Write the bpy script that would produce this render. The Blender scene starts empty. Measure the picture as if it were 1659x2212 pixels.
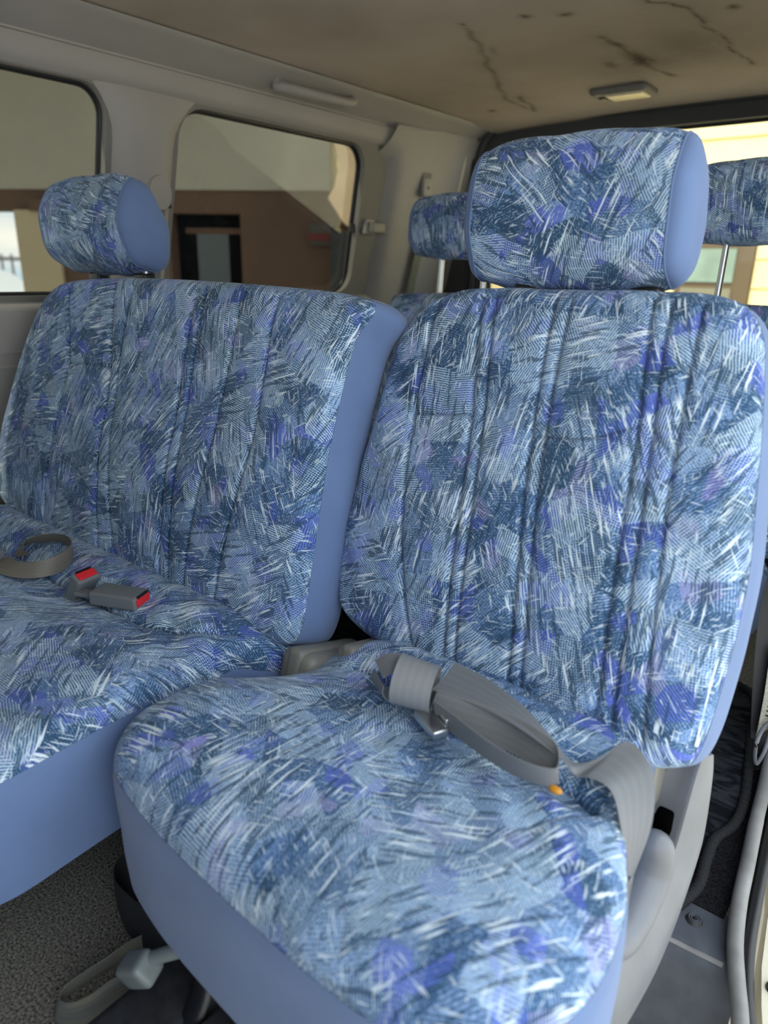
import bpy, bmesh, math, random
import numpy as np
from mathutils import Vector, Matrix

# ------------------------------------------------------------------ camera, world, sun, exposure
scene = bpy.context.scene
COL = scene.collection
cam_d = bpy.data.cameras.new('camera')
cam = bpy.data.objects.new('camera', cam_d)
COL.objects.link(cam)
cam.matrix_world = Matrix(((0.779, -0.217, 0.589, 0.0),
                           (0.627, 0.240, -0.741, 0.0),
                           (0.020, 0.946, 0.323, 0.95),
                           (0, 0, 0, 1)))
# re-orthogonalise
_q = cam.matrix_world.to_quaternion().normalized()
cam.matrix_world = Matrix.Translation((0, 0, 0.95)) @ _q.to_matrix().to_4x4()
cam_d.sensor_fit = 'VERTICAL'
cam_d.sensor_height = 36.0
cam_d.lens = 36.0 * 1534.0 / 2212.0
cam_d.clip_start = 0.02
cam_d.dof.use_dof = True
cam_d.dof.focus_distance = 1.22
cam_d.dof.aperture_fstop = 2.8
scene.camera = cam

scene.view_settings.view_transform = 'Standard'
scene.view_settings.look = 'None'
scene.view_settings.gamma = 1.0
scene.view_settings.use_curve_mapping = False
scene.view_settings.exposure = 1.12

world = bpy.data.worlds.new('sky_world')
scene.world = world
world.use_nodes = True
wt = world.node_tree
for n in list(wt.nodes):
    wt.nodes.remove(n)
wo = wt.nodes.new('ShaderNodeOutputWorld')
wb = wt.nodes.new('ShaderNodeBackground')
wtc = wt.nodes.new('ShaderNodeTexCoord')
wmp = wt.nodes.new('ShaderNodeMapping')
wmp.inputs['Scale'].default_value = (1, 1, 5)
wns = wt.nodes.new('ShaderNodeTexNoise')
wns.inputs['Scale'].default_value = 2.2
wns.inputs['Detail'].default_value = 6
wcr = wt.nodes.new('ShaderNodeValToRGB')
wcr.color_ramp.elements[0].position = 0.36
wcr.color_ramp.elements[0].color = (0.50, 0.68, 0.86, 1)
wcr.color_ramp.elements[1].position = 0.60
wcr.color_ramp.elements[1].color = (1.0, 1.0, 0.99, 1)
wt.links.new(wtc.outputs['Generated'], wmp.inputs['Vector'])
wt.links.new(wmp.outputs['Vector'], wns.inputs['Vector'])
wt.links.new(wns.outputs['Fac'], wcr.inputs['Fac'])
wt.links.new(wcr.outputs['Color'], wb.inputs['Color'])
wb.inputs['Strength'].default_value = 1.35
wt.links.new(wb.outputs['Background'], wo.inputs['Surface'])

sun_d = bpy.data.lights.new('sun', 'SUN')
sun_d.energy = 2.7
sun_d.angle = math.radians(1.5)
sun_d.color = (1.0, 0.95, 0.84)
sun = bpy.data.objects.new('sun', sun_d)
COL.objects.link(sun)
sun.location = (0, -6, 6)
sun.rotation_euler = Vector((0.06, 0.75, -0.70)).to_track_quat('-Z', 'Y').to_euler()

rnd = random.Random(7)

# ------------------------------------------------------------------ small helpers
def lin(c):
    return tuple((v / 12.92 if v <= 0.04045 else ((v + 0.055) / 1.055) ** 2.4) for v in c)

def rgb(r, g, b):
    return lin((r / 255.0, g / 255.0, b / 255.0)) + (1.0,)

class NT:
    def __init__(self, name):
        self.m = bpy.data.materials.new(name)
        self.m.use_nodes = True
        self.t = self.m.node_tree
        for n in list(self.t.nodes):
            self.t.nodes.remove(n)
        self.out = self.t.nodes.new('ShaderNodeOutputMaterial')
        self.b = self.t.nodes.new('ShaderNodeBsdfPrincipled')
        self.t.links.new(self.b.outputs[0], self.out.inputs[0])
    def n(self, kind, ins=None, **kw):
        nd = self.t.nodes.new(kind)
        for k, v in kw.items():
            setattr(nd, k, v)
        if ins:
            for k, v in ins.items():
                self.put(nd.inputs[k], v)
        return nd
    def put(self, sock, v):
        if hasattr(v, 'is_output') or isinstance(v, bpy.types.NodeSocket):
            self.t.links.new(v, sock)
        else:
            sock.default_value = v
    def math(self, op, a, b=0.0, clamp=False):
        nd = self.t.nodes.new('ShaderNodeMath')
        nd.operation = op
        nd.use_clamp = clamp
        self.put(nd.inputs[0], a)
        self.put(nd.inputs[1], b)
        return nd.outputs[0]
    def mix(self, f, a, b):
        nd = self.t.nodes.new('ShaderNodeMix')
        nd.data_type = 'RGBA'
        self.put(nd.inputs[0], f)
        self.put(nd.inputs[6], a)
        self.put(nd.inputs[7], b)
        return nd.outputs[2]
    def ramp(self, f, stops):
        nd = self.t.nodes.new('ShaderNodeValToRGB')
        el = nd.color_ramp.elements
        while len(el) > 1:
            el.remove(el[-1])
        el[0].position, el[0].color = stops[0]
        for p, c in stops[1:]:
            e = el.new(p)
            e.color = c
        self.put(nd.inputs[0], f)
        return nd.outputs[0]
    def smooth(self, v, lo, hi):
        nd = self.t.nodes.new('ShaderNodeMapRange')
        nd.interpolation_type = 'SMOOTHSTEP'
        self.put(nd.inputs[0], v)
        nd.inputs[1].default_value = lo
        nd.inputs[2].default_value = hi
        return nd.outputs[0]
    def bump(self, h, s, d=0.001):
        nd = self.t.nodes.new('ShaderNodeBump')
        nd.inputs['Strength'].default_value = s
        nd.inputs['Distance'].default_value = d
        self.put(nd.inputs['Height'], h)
        self.t.links.new(nd.outputs[0], self.b.inputs['Normal'])

def plain(name, col, rough=0.6, metal=0.0, var=0.0, vscale=20.0, bump=0.0, bscale=400.0, sheen=0.0, spec=0.5, detail=4.0):
    m = NT(name)
    m.b.inputs['Roughness'].default_value = rough
    m.b.inputs['Metallic'].default_value = metal
    m.b.inputs['Specular IOR Level'].default_value = spec
    if sheen:
        m.b.inputs['Sheen Weight'].default_value = sheen
    tc = m.n('ShaderNodeTexCoord')
    if var > 0:
        ns = m.n('ShaderNodeTexNoise', {'Vector': tc.outputs['Object'], 'Scale': vscale, 'Detail': detail})
        c0 = tuple(v * (1 - var) for v in col[:3]) + (1,)
        c1 = tuple(min(1, v * (1 + var)) for v in col[:3]) + (1,)
        m.put(m.b.inputs['Base Color'], m.ramp(ns.outputs['Fac'], [(0.3, c0), (0.7, c1)]))
    else:
        m.b.inputs['Base Color'].default_value = col
    if bump > 0:
        nb = m.n('ShaderNodeTexNoise', {'Vector': tc.outputs['Object'], 'Scale': bscale, 'Detail': 3.0})
        m.bump(nb.outputs['Fac'], bump)
    return m.m

def make_fabric(name, dark=1.0):
    """woven seat cloth: overlapping hatched patches with brush strokes, in metres of cloth (UV)"""
    m = NT(name)
    uv = m.n('ShaderNodeUVMap').outputs[0]
    wn = m.n('ShaderNodeTexNoise', {'Vector': uv, 'Scale': 14.0, 'Detail': 2.0})
    wv = m.n('ShaderNodeVectorMath', {0: wn.outputs['Color'], 1: (0.5, 0.5, 0.5)}, operation='SUBTRACT')
    ws = m.n('ShaderNodeVectorMath', {0: wv.outputs[0]}, operation='SCALE')
    ws.inputs['Scale'].default_value = 0.020
    wa = m.n('ShaderNodeVectorMath', {0: uv, 1: ws.outputs[0]}, operation='ADD').outputs[0]

    def cells(scale, off, src=None):
        mp = m.n('ShaderNodeMapping', {'Vector': src if src is not None else wa, 'Location': (off, off * 1.7, 0)})
        v = m.n('ShaderNodeTexVoronoi', {'Vector': mp.outputs[0], 'Scale': scale, 'Randomness': 1.0}, voronoi_dimensions='2D')
        s = m.n('ShaderNodeSeparateColor', {0: v.outputs['Color']})
        return s.outputs[0], s.outputs[1], s.outputs[2]

    def rot(angle, src=None):
        r = m.n('ShaderNodeVectorRotate', {'Vector': src if src is not None else uv, 'Angle': angle}, rotation_type='Z_AXIS')
        return r.outputs[0]

    def hatch(v, pitch, axis=0, wob=1.5):
        s = m.n('ShaderNodeSeparateXYZ', {0: v})
        nn = m.n('ShaderNodeTexNoise', {'Vector': uv, 'Scale': 90.0, 'Detail': 1.0})
        ph = m.math('MULTIPLY', s.outputs[axis], 2 * math.pi / pitch)
        ph = m.math('ADD', ph, m.math('MULTIPLY', nn.outputs['Fac'], wob))
        return m.math('ADD', m.math('MULTIPLY', m.math('SINE', ph), 0.5), 0.5)

    def streak(v, sx, sy, off, lo, hi, det=1.5):
        mp = m.n('ShaderNodeMapping', {'Vector': v, 'Scale': (sx, sy, 1), 'Location': (off, off * 0.6, 0)})
        nn = m.n('ShaderNodeTexNoise', {'Vector': mp.outputs[0], 'Scale': 1.0, 'Detail': det, 'Roughness': 0.5}, noise_dimensions='2D')
        return m.smooth(nn.outputs['Fac'], lo, hi)

    DK = rgb(46, 74, 100); MD = rgb(92, 126, 172); VI = rgb(92, 108, 204); PL = rgb(164, 194, 228); WH = rgb(226, 240, 248)
    a0, a1, a2 = cells(24.0, 0.3)
    b0, b1, b2 = cells(20.0, 5.1)
    c0, c1, c2 = cells(34.0, 9.7)
    d0, d1, d2 = cells(6.5, 14.2)
    e0, e1, e2 = cells(17.0, 21.0)
    # mottled ground
    base = m.ramp(a0, [(0.0, rgb(58, 88, 118)), (0.30, rgb(74, 106, 148)), (0.6, rgb(100, 134, 184)), (1.0, rgb(134, 164, 208))])
    fine = m.n('ShaderNodeTexNoise', {'Vector': uv, 'Scale': 330.0, 'Detail': 3.0, 'Roughness': 0.7})
    base = m.mix(m.math('MULTIPLY', m.smooth(fine.outputs['Fac'], 0.52, 0.60), 0.55), base, PL)
    base = m.mix(m.math('MULTIPLY', m.smooth(fine.outputs['Fac'], 0.48, 0.40), 0.75), base, DK)
    # violet flakes
    base = m.mix(m.math('MULTIPLY', m.smooth(c0, 0.76, 0.80), 0.70), base, VI)
    base = m.mix(m.math('MULTIPLY', m.smooth(c1, 0.94, 0.96), 0.45), base, rgb(176, 170, 220))
    # hatched patches: dark threads, then pale threads, some crossed into a net
    ve = rot(m.math('MULTIPLY', e0, 6.283))
    he = m.smooth(hatch(ve, 0.0036, 0, 5.0), 0.40, 0.80)
    base = m.mix(m.math('MULTIPLY', he, m.math('MULTIPLY', m.smooth(e1, 0.15, 0.5), 0.85)), base, rgb(44, 74, 100))
    vb = rot(m.math('MULTIPLY', b0, 6.283))
    hb = m.smooth(hatch(vb, 0.0034, 0, 3.5), 0.35, 0.75)
    cross = m.smooth(hatch(vb, 0.0034, 1, 2.0), 0.15, 0.5)
    isx = m.smooth(b1, 0.62, 0.64)
    hb = m.math('MULTIPLY', hb, m.math('ADD', m.math('MULTIPLY', cross, isx), m.math('SUBTRACT', 1.0, isx)), True)
    base = m.mix(m.math('MULTIPLY', m.math('MULTIPLY', hb, m.smooth(b2, 0.25, 0.6)), 0.9), base, rgb(186, 212, 232))
    # brush strokes, long and grouped, leaning mostly one way
    ang = m.math('ADD', m.math('MULTIPLY', m.math('SUBTRACT', d0, 0.5), 2.0), 0.45)
    vd = rot(ang)
    s_dark = streak(vd, 150.0, 16.0, 7.0, 0.56, 0.63, 2.5)
    base = m.mix(m.math('MULTIPLY', s_dark, 0.72), base, DK)
    s_lt = streak(vd, 230.0, 15.0, 0.0, 0.600, 0.660, 5.0)
    gate = m.n('ShaderNodeTexNoise', {'Vector': uv, 'Scale': 13.0, 'Detail': 1.0})
    s_lt = m.math('MULTIPLY', s_lt, m.smooth(gate.outputs['Fac'], 0.42, 0.54))
    base = m.mix(m.math('MULTIPLY', s_lt, 0.92), base, WH)
    v2 = rot(m.math('MULTIPLY', a1, 3.1))
    s2 = streak(v2, 340.0, 38.0, 3.0, 0.64, 0.68, 2.0)
    base = m.mix(m.math('MULTIPLY', s2, 0.6), base, WH)
    # optional darkening of the whole cloth, off by default
    if dark != 1.0:
        base = m.mix(1.0 - dark, base, (0.005, 0.008, 0.02, 1))
    # darker cloth colour along the stitching lines (attribute painted along the sewn seams)
    at = m.n('ShaderNodeAttribute', attribute_name='seam')
    base = m.mix(m.math('MULTIPLY', at.outputs['Fac'], 0.60), base, rgb(30, 46, 72))
    m.put(m.b.inputs['Base Color'], base)
    m.b.inputs['Roughness'].default_value = 0.95
    m.b.inputs['Specular IOR Level'].default_value = 0.15
    m.b.inputs['Sheen Weight'].default_value = 0.12
    m.b.inputs['Sheen Roughness'].default_value = 0.5
    wv2 = m.n('ShaderNodeTexNoise', {'Vector': uv, 'Scale': 900.0, 'Detail': 1.0})
    h = m.math('ADD', m.math('MULTIPLY', hb, 0.4), wv2.outputs['Fac'])
    m.bump(h, 0.35, 0.0008)
    return m.m

def make_plain_cloth(name, col):
    m = NT(name)
    uv = m.n('ShaderNodeUVMap').outputs[0]
    mp = m.n('ShaderNodeMapping', {'Vector': uv, 'Scale': (1, 3.5, 1)})
    a = m.n('ShaderNodeTexNoise', {'Vector': mp.outputs[0], 'Scale': 900.0, 'Detail': 1.0})
    b = m.n('ShaderNodeTexNoise', {'Vector': uv, 'Scale': 9.0, 'Detail': 3.0})
    f = m.math('ADD', m.math('MULTIPLY', a.outputs['Fac'], 0.5), m.math('MULTIPLY', b.outputs['Fac'], 0.5))
    c0 = tuple(v * 0.88 for v in col[:3]) + (1,)
    c1 = tuple(min(1, v * 1.10) for v in col[:3]) + (1,)
    m.put(m.b.inputs['Base Color'], m.ramp(f, [(0.35, c0), (0.65, c1)]))
    m.b.inputs['Roughness'].default_value = 0.95
    m.b.inputs['Specular IOR Level'].default_value = 0.15
    m.b.inputs['Sheen Weight'].default_value = 0.2
    m.bump(a.outputs['Fac'], 0.35, 0.0006)
    return m.m

def make_webbing(name, col, stain=False):
    """belt webbing: UV x across 0..1, y along in metres"""
    m = NT(name)
    uv = m.n('ShaderNodeUVMap').outputs[0]
    s = m.n('ShaderNodeSeparateXYZ', {0: uv})
    across = m.math('SINE', m.math('MULTIPLY', s.outputs[0], 2 * math.pi * 5))
    along = m.math('SINE', m.math('MULTIPLY', s.outputs[1], 2 * math.pi / 0.0022))
    bands = m.smooth(across, -0.2, 0.6)
    dk = tuple(v * 0.90 for v in col[:3]) + (1,)
    lt = tuple(min(1, v * 1.06) for v in col[:3]) + (1,)
    c = m.mix(m.math('MULTIPLY', bands, 0.5), dk, lt)
    c = m.mix(m.math('MULTIPLY', m.smooth(along, -0.3, 0.8), 0.35), c, lt)
    if stain:
        n = m.n('ShaderNodeTexNoise', {'Vector': uv, 'Scale': 18.0, 'Detail': 4.0})
        c = m.mix(m.math('MULTIPLY', m.smooth(n.outputs['Fac'], 0.45, 0.7), 0.55), c, rgb(176, 160, 120))
    m.put(m.b.inputs['Base Color'], c)
    m.b.inputs['Roughness'].default_value = 0.5
    m.b.inputs['Specular IOR Level'].default_value = 0.5
    m.bump(m.math('ADD', along, m.math('MULTIPLY', bands, 0.05)), 0.25, 0.0003)
    return m.m

def make_glass(name, tint, gloss=0.05):
    m = NT(name)
    t = m.t
    t.nodes.remove(m.b)
    tr = m.n('ShaderNodeBsdfTransparent', {'Color': tint})
    gl = m.n('ShaderNodeBsdfGlossy', {'Roughness': 0.03, 'Color': (1, 1, 1, 1)})
    fr = m.n('ShaderNodeFresnel', {'IOR': 1.45})
    mx = m.n('ShaderNodeMixShader', {0: m.math('MULTIPLY', fr.outputs[0], 0.25), 1: tr.outputs[0], 2: gl.outputs[0]})
    # a little dust on the pane
    tc = m.n('ShaderNodeTexCoord')
    nz = m.n('ShaderNodeTexNoise', {'Vector': tc.outputs['Object'], 'Scale': 5.0, 'Detail': 5.0})
    df = m.n('ShaderNodeBsdfDiffuse', {'Color': rgb(170, 165, 150)})
    mx2 = m.n('ShaderNodeMixShader', {0: m.math('MULTIPLY', m.smooth(nz.outputs['Fac'], 0.35, 0.8), gloss), 1: mx.outputs[0], 2: df.outputs[0]})
    t.links.new(mx2.outputs[0], m.out.inputs[0])
    return m.m

# ------------------------------------------------------------------ materials
FAB = make_fabric('patterned_cloth')
FAB_D = make_fabric('patterned_cloth_2')  # same colours as the first cloth, for front and third rows
CLOTH = make_plain_cloth('plain_blue_cloth', rgb(104, 126, 166))
CLOTH_F = CLOTH
WEB = make_webbing('grey_webbing', rgb(122, 124, 126))
WEB_L = make_webbing('light_webbing', rgb(140, 142, 144))
WEB_D = make_webbing('dark_webbing', rgb(46, 46, 50))
WEB_S = make_webbing('stained_webbing', rgb(134, 134, 130), True)
P_GREY = plain('grey_plastic', rgb(116, 118, 122), 0.36, var=0.10, vscale=14, bump=0.12, bscale=900)
P_GREY2 = plain('seat_hinge_plastic', rgb(128, 126, 118), 0.45, var=0.08, vscale=14, bump=0.1, bscale=900)
P_TRIM = plain('interior_trim', rgb(160, 156, 150), 0.6, var=0.06, vscale=3, bump=0.10, bscale=1200)
P_TRIMD = plain('window_surround_trim', rgb(122, 119, 114), 0.65, var=0.06, vscale=3, bump=0.10, bscale=1200)
P_TAIL = plain('tailgate_trim', rgb(70, 72, 72), 0.65, var=0.06, vscale=4)
P_STEP = plain('step_plastic', rgb(80, 84, 92), 0.5, var=0.16, vscale=30, bump=0.15, bscale=700)
P_SCUFF = plain('scuff_plastic', rgb(140, 138, 135), 0.5, var=0.22, vscale=18, bump=0.1, bscale=500)
P_BLACK = plain('black_rubber', rgb(24, 24, 25), 0.4, var=0.1, vscale=60)
P_BLACKM = plain('black_painted_metal', rgb(26, 26, 28), 0.35, var=0.3, vscale=40)
P_BUCK = plain('buckle_plastic', rgb(112, 116, 118), 0.4, bump=0.06, bscale=900)
P_KNOB = plain('knob_plastic', rgb(118, 126, 126), 0.4, var=0.1, vscale=50)
P_RED = plain('red_plastic', rgb(214, 40, 48), 0.4)
P_RED.node_tree.nodes['Principled BSDF'].inputs['Roughness'].default_value = 0.35
P_DUST = plain('dusty_dark_plastic', rgb(52, 52, 54), 0.6, var=0.3, vscale=60, detail=8)
METAL = plain('satin_steel', rgb(200, 202, 204), 0.28, metal=1.0)
METAL_D = plain('dull_steel', rgb(120, 120, 122), 0.4, metal=0.8)
CARPET = plain('charcoal_carpet', rgb(128, 124, 114), 1.0, var=0.75, vscale=260, bump=1.0, bscale=300, spec=0.05, detail=2)
CARPET_D = plain('dark_carpet', rgb(34, 33, 35), 1.0, var=0.75, vscale=380, bump=1.0, bscale=450, spec=0.05, detail=2)
PAINT = plain('cream_car_paint', rgb(232, 226, 200), 0.35, var=0.05, vscale=30)
TAN_SUN = plain('tan_render_painted_sun', rgb(236, 206, 168), 0.9, var=0.12, vscale=5)  # tan lightened to stand in for sunlight on the gable
FAC_UP = plain('pale_render', rgb(160, 157, 146), 0.9, var=0.06, vscale=2)
FAC_LO = plain('brown_render', rgb(92, 72, 60), 0.9, var=0.10, vscale=2)
FAC_COL = plain('beige_post_paint', rgb(176, 164, 138), 0.9, var=0.06, vscale=2)
DOOR_DK = plain('dark_door_paint', rgb(18, 20, 22), 0.9, spec=0.05, var=0.1)
DOOR_GL = plain('door_glass', rgb(44, 58, 62), 0.15, spec=0.6)
CONC = plain('concrete', rgb(196, 190, 178), 0.9, var=0.15, vscale=3)
YEL = plain('yellow_siding', rgb(238, 220, 164), 0.8, var=0.04, vscale=6)
BROWN = plain('brown_window_frame', rgb(92, 78, 58), 0.7)
GL_OUT = plain('house_window_glass', rgb(130, 150, 140), 0.2, var=0.25, vscale=3)
GREYP = plain('grey_panel', rgb(120, 118, 102), 0.8)
LENS = plain('lamp_lens', rgb(236, 222, 186), 0.3, var=0.08, vscale=60)
GLASS_S = make_glass('side_glass', (0.58, 0.58, 0.54, 1), 0.0)
GLASS_R = make_glass('rear_glass', (0.90, 0.90, 0.84, 1), 0.03)
ORANGE = plain('orange_bead', rgb(206, 140, 40), 0.3)
WHITEP = plain('white_car_paint', rgb(232, 234, 236), 0.25)

def make_headliner():
    m = NT('headliner_fabric')
    tc = m.n('ShaderNodeTexCoord')
    n = m.n('ShaderNodeTexNoise', {'Vector': tc.outputs['Object'], 'Scale': 2.2, 'Detail': 4.0})
    c = m.ramp(n.outputs['Fac'], [(0.35, rgb(168, 156, 144)), (0.65, rgb(188, 176, 164))])
    at = m.n('ShaderNodeAttribute', attribute_name='stain')
    n2 = m.n('ShaderNodeTexNoise', {'Vector': tc.outputs['Object'], 'Scale': 40.0, 'Detail': 6.0})
    f = m.math('MULTIPLY', at.outputs['Fac'], m.smooth(n2.outputs['Fac'], 0.05, 0.5), True)
    m.put(m.b.inputs['Base Color'], m.mix(m.math('MULTIPLY', f, 0.85), c, rgb(52, 38, 28)))
    m.b.inputs['Roughness'].default_value = 1.0
    m.b.inputs['Specular IOR Level'].default_value = 0.1
    nb = m.n('ShaderNodeTexNoise', {'Vector': tc.outputs['Object'], 'Scale': 700.0, 'Detail': 2.0})
    m.bump(nb.outputs['Fac'], 0.3)
    return m.m
HEADLINER = make_headliner()

def make_mat_cloth():
    m = NT('patterned_floor_mat')
    tc = m.n('ShaderNodeTexCoord')
    mp = m.n('ShaderNodeMapping', {'Vector': tc.outputs['Object'], 'Rotation': (0, 0, 0.5), 'Scale': (1, 2.6, 1)})
    n = m.n('ShaderNodeTexNoise', {'Vector': mp.outputs[0], 'Scale': 14.0, 'Detail': 3.0, 'Distortion': 1.5})
    n2 = m.n('ShaderNodeTexNoise', {'Vector': tc.outputs['Object'], 'Scale': 500.0, 'Detail': 2.0})
    c = m.ramp(n.outputs['Fac'], [(0.42, rgb(26, 28, 33)), (0.60, rgb(62, 64, 68))])
    c = m.mix(m.math('MULTIPLY', m.smooth(n2.outputs['Fac'], 0.4, 0.6), 0.5), c, rgb(24, 24, 28))
    m.put(m.b.inputs['Base Color'], c)
    m.b.inputs['Roughness'].default_value = 1.0
    m.b.inputs['Specular IOR Level'].default_value = 0.05
    m.bump(n2.outputs['Fac'], 0.8)
    return m.m
MATC = make_mat_cloth()

# ------------------------------------------------------------------ object helpers
def link(name, me, mat=None, parent=None, smooth=True):
    o = bpy.data.objects.new(name, me)
    COL.objects.link(o)
    if mat is not None and not me.materials:
        me.materials.append(mat)
    if smooth:
        me.polygons.foreach_set('use_smooth', [True] * len(me.polygons))
    if parent is not None:
        o.parent = parent
        o.matrix_parent_inverse = Matrix.Translation(parent.location).inverted() if parent.type == 'EMPTY' else Matrix.Identity(4)
    return o

def obj(name, bm, mat, parent=None, smooth=False, sharp=None):
    bmesh.ops.recalc_face_normals(bm, faces=bm.faces)
    me = bpy.data.meshes.new(name)
    bm.to_mesh(me)
    bm.free()
    o = link(name, me, mat, parent, smooth)
    if smooth and sharp is not None:
        me.set_sharp_from_angle(angle=math.radians(sharp))
    return o

def empty(name, loc, label, cat, group=None):
    o = bpy.data.objects.new(name, None)
    COL.objects.link(o)
    o.location = loc
    o.empty_display_size = 0.05
    o['label'] = label
    o['category'] = cat
    if group:
        o['group'] = group
    return o

def tag(o, label, cat, group=None):
    o['label'] = label
    o['category'] = cat
    if group:
        o['group'] = group
    return o

def struct(o):
    o['kind'] = 'structure'
    return o

def mesh(name, verts, faces, mat, parent=None, smooth=True, sharp=None, uvs=None, attr=None):
    me = bpy.data.meshes.new(name)
    me.from_pydata([tuple(v) for v in verts], [], [tuple(f) for f in faces])
    if uvs is not None:
        ul = me.uv_layers.new(name='UVMap')
        idx = np.empty(len(me.loops), dtype=np.int32)
        me.loops.foreach_get('vertex_index', idx)
        ul.data.foreach_set('uv', np.asarray(uvs, dtype=np.float32)[idx].ravel())
    if attr:
        for k, vals in attr.items():
            a = me.attributes.new(k, 'FLOAT', 'POINT')
            a.data.foreach_set('value', np.asarray(vals, dtype=np.float32))
    o = link(name, me, mat, parent, smooth)
    if smooth and sharp is not None:
        me.set_sharp_from_angle(angle=math.radians(sharp))
    return o

def bm_box(bm, c, s, rot=None, bevel=0.0, seg=2):
    r = bmesh.ops.create_cube(bm, size=1.0)
    vs = r['verts']
    bmesh.ops.scale(bm, vec=s, verts=vs)
    if bevel > 0:
        es = list({e for v in vs for e in v.link_edges})
        rb = bmesh.ops.bevel(bm, geom=es, offset=bevel, segments=seg, profile=0.6, affect='EDGES')
        vs = list({v for f in rb['faces'] for v in f.verts} | {v for v in vs if v.is_valid})
    if rot is not None:
        bmesh.ops.rotate(bm, cent=(0, 0, 0), matrix=rot, verts=vs)
    bmesh.ops.translate(bm, vec=c, verts=vs)
    return vs

def box(name, c, s, mat, parent=None, rot=None, bevel=0.0, seg=3):
    bm = bmesh.new()
    bm_box(bm, c, s, rot, bevel, seg)
    return obj(name, bm, mat, parent, smooth=bevel > 0, sharp=50)

def catmull(pts, per=8, closed=False):
    P = [Vector(p) for p in pts]
    n = len(P)
    out = []
    rng = n if closed else n - 1
    for i in range(rng):
        if closed:
            p0, p1, p2, p3 = P[(i - 1) % n], P[i], P[(i + 1) % n], P[(i + 2) % n]
        else:
            p1, p2 = P[i], P[i + 1]
            p0 = P[i - 1] if i > 0 else p1 * 2 - p2
            p3 = P[i + 2] if i + 2 < n else p2 * 2 - p1
        for k in range(per):
            t = k / per
            out.append(0.5 * ((2 * p1) + (p2 - p0) * t + (2 * p0 - 5 * p1 + 4 * p2 - p3) * t * t + (3 * p1 - p0 - 3 * p2 + p3) * t ** 3))
    if not closed:
        out.append(P[-1].copy())
    return out

def tube_geo(pts, rad, seg=12, flat=1.0, up=Vector((0, 0, 1)), closed=False):
    """sweep of an ellipse along pts; returns verts, faces. rad may be a list"""
    n = len(pts)
    V, F = [], []
    for i, p in enumerate(pts):
        a = pts[(i - 1) % n] if (i > 0 or closed) else pts[i]
        b = pts[(i + 1) % n] if (i < n - 1 or closed) else pts[i]
        t = (b - a).normalized()
        s = t.cross(up)
        if s.length < 1e-4:
            s = t.cross(Vector((1, 0, 0)))
        s.normalize()
        w = s.cross(t).normalized()
        r = rad[i] if isinstance(rad, (list, tuple)) else rad
        for k in range(seg):
            an = 2 * math.pi * k / seg
            V.append(p + s * (math.cos(an) * r) + w * (math.sin(an) * r * flat))
    m = n if closed else n - 1
    for i in range(m):
        for k in range(seg):
            a = i * seg + k
            b = i * seg + (k + 1) % seg
            c = ((i + 1) % n) * seg + (k + 1) % seg
            d = ((i + 1) % n) * seg + k
            F.append((a, b, c, d))
    if not closed:
        F.append(tuple(range(seg))[::-1])
        F.append(tuple((n - 1) * seg + k for k in range(seg)))
    return V, F

def tube(name, pts, rad, mat, parent=None, seg=12, flat=1.0, per=6, up=Vector((0, 0, 1)), closed=False):
    P = catmull(pts, per, closed) if per > 1 else [Vector(p) for p in pts]
    if isinstance(rad, (list, tuple)) and per > 1:
        rr = []
        for i in range(len(rad) - 1):
            for k in range(per):
                rr.append(rad[i] + (rad[i + 1] - rad[i]) * k / per)
        rr.append(rad[-1])
        rad = rr
    V, F = tube_geo(P, rad, seg, flat, up, closed)
    return mesh(name, V, F, mat, parent, True, 60)

def ribbon(name, A, B, mat, parent=None, th=0.0014, per=10, cols=6, sag=0.0):
    """belt strap between two edge curves A and B (control points), with thickness"""
    a = catmull(A, per)
    b = catmull(B, per)
    n = len(a)
    V, UV, F = [], [], []
    L = 0.0
    for i in range(n):
        if i:
            L += ((a[i] + b[i]) * 0.5 - (a[i - 1] + b[i - 1]) * 0.5).length
        i0, i1 = max(0, i - 1), min(n - 1, i + 1)
        t = ((a[i1] + b[i1]) - (a[i0] + b[i0])).normalized()
        nn = (b[i] - a[i]).cross(t)
        nn = nn.normalized() if nn.length > 1e-6 else Vector((0, 0, 1))
        for side in (1, -1):
            for k in range(cols + 1):
                f = k / cols
                bow = sag * 4 * f * (1 - f)
                V.append(a[i].lerp(b[i], f) + nn * (side * th * 0.5 + bow))
                UV.append((f, L))
    w = cols + 1
    for i in range(n - 1):
        o0, o1 = i * 2 * w, (i + 1) * 2 * w
        for k in range(cols):
            F.append((o0 + k, o0 + k + 1, o1 + k + 1, o1 + k))
            F.append((o0 + w + k, o1 + w + k, o1 + w + k + 1, o0 + w + k + 1))
        F.append((o0, o1, o1 + w, o0 + w))
        F.append((o0 + cols, o0 + w + cols, o1 + w + cols, o1 + cols))
    e = (n - 1) * 2 * w
    for k in range(cols):
        F.append((k, w + k, w + k + 1, k + 1))
        F.append((e + k, e + k + 1, e + w + k + 1, e + w + k))
    return mesh(name, V, F, mat, parent, True, 50, uvs=UV)

# ---- padded cushions -------------------------------------------------
def resample(P, n):
    P = np.asarray(P, float)
    d = np.r_[0, np.cumsum(np.linalg.norm(np.diff(P, axis=0), axis=1))]
    t = np.linspace(0, d[-1], n)
    return np.stack([np.interp(t, d, P[:, k]) for k in range(P.shape[1])], 1)

def polydist(X, line):
    """min distance of points X (n,2) to polyline"""
    line = np.asarray(line, float)
    best = np.full(len(X), 1e9)
    for a, b in zip(line[:-1], line[1:]):
        ab = b - a
        t = np.clip(((X - a) @ ab) / max(ab @ ab, 1e-12), 0, 1)
        q = a + t[:, None] * ab
        best = np.minimum(best, np.linalg.norm(X - q, axis=1))
    return best

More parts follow.
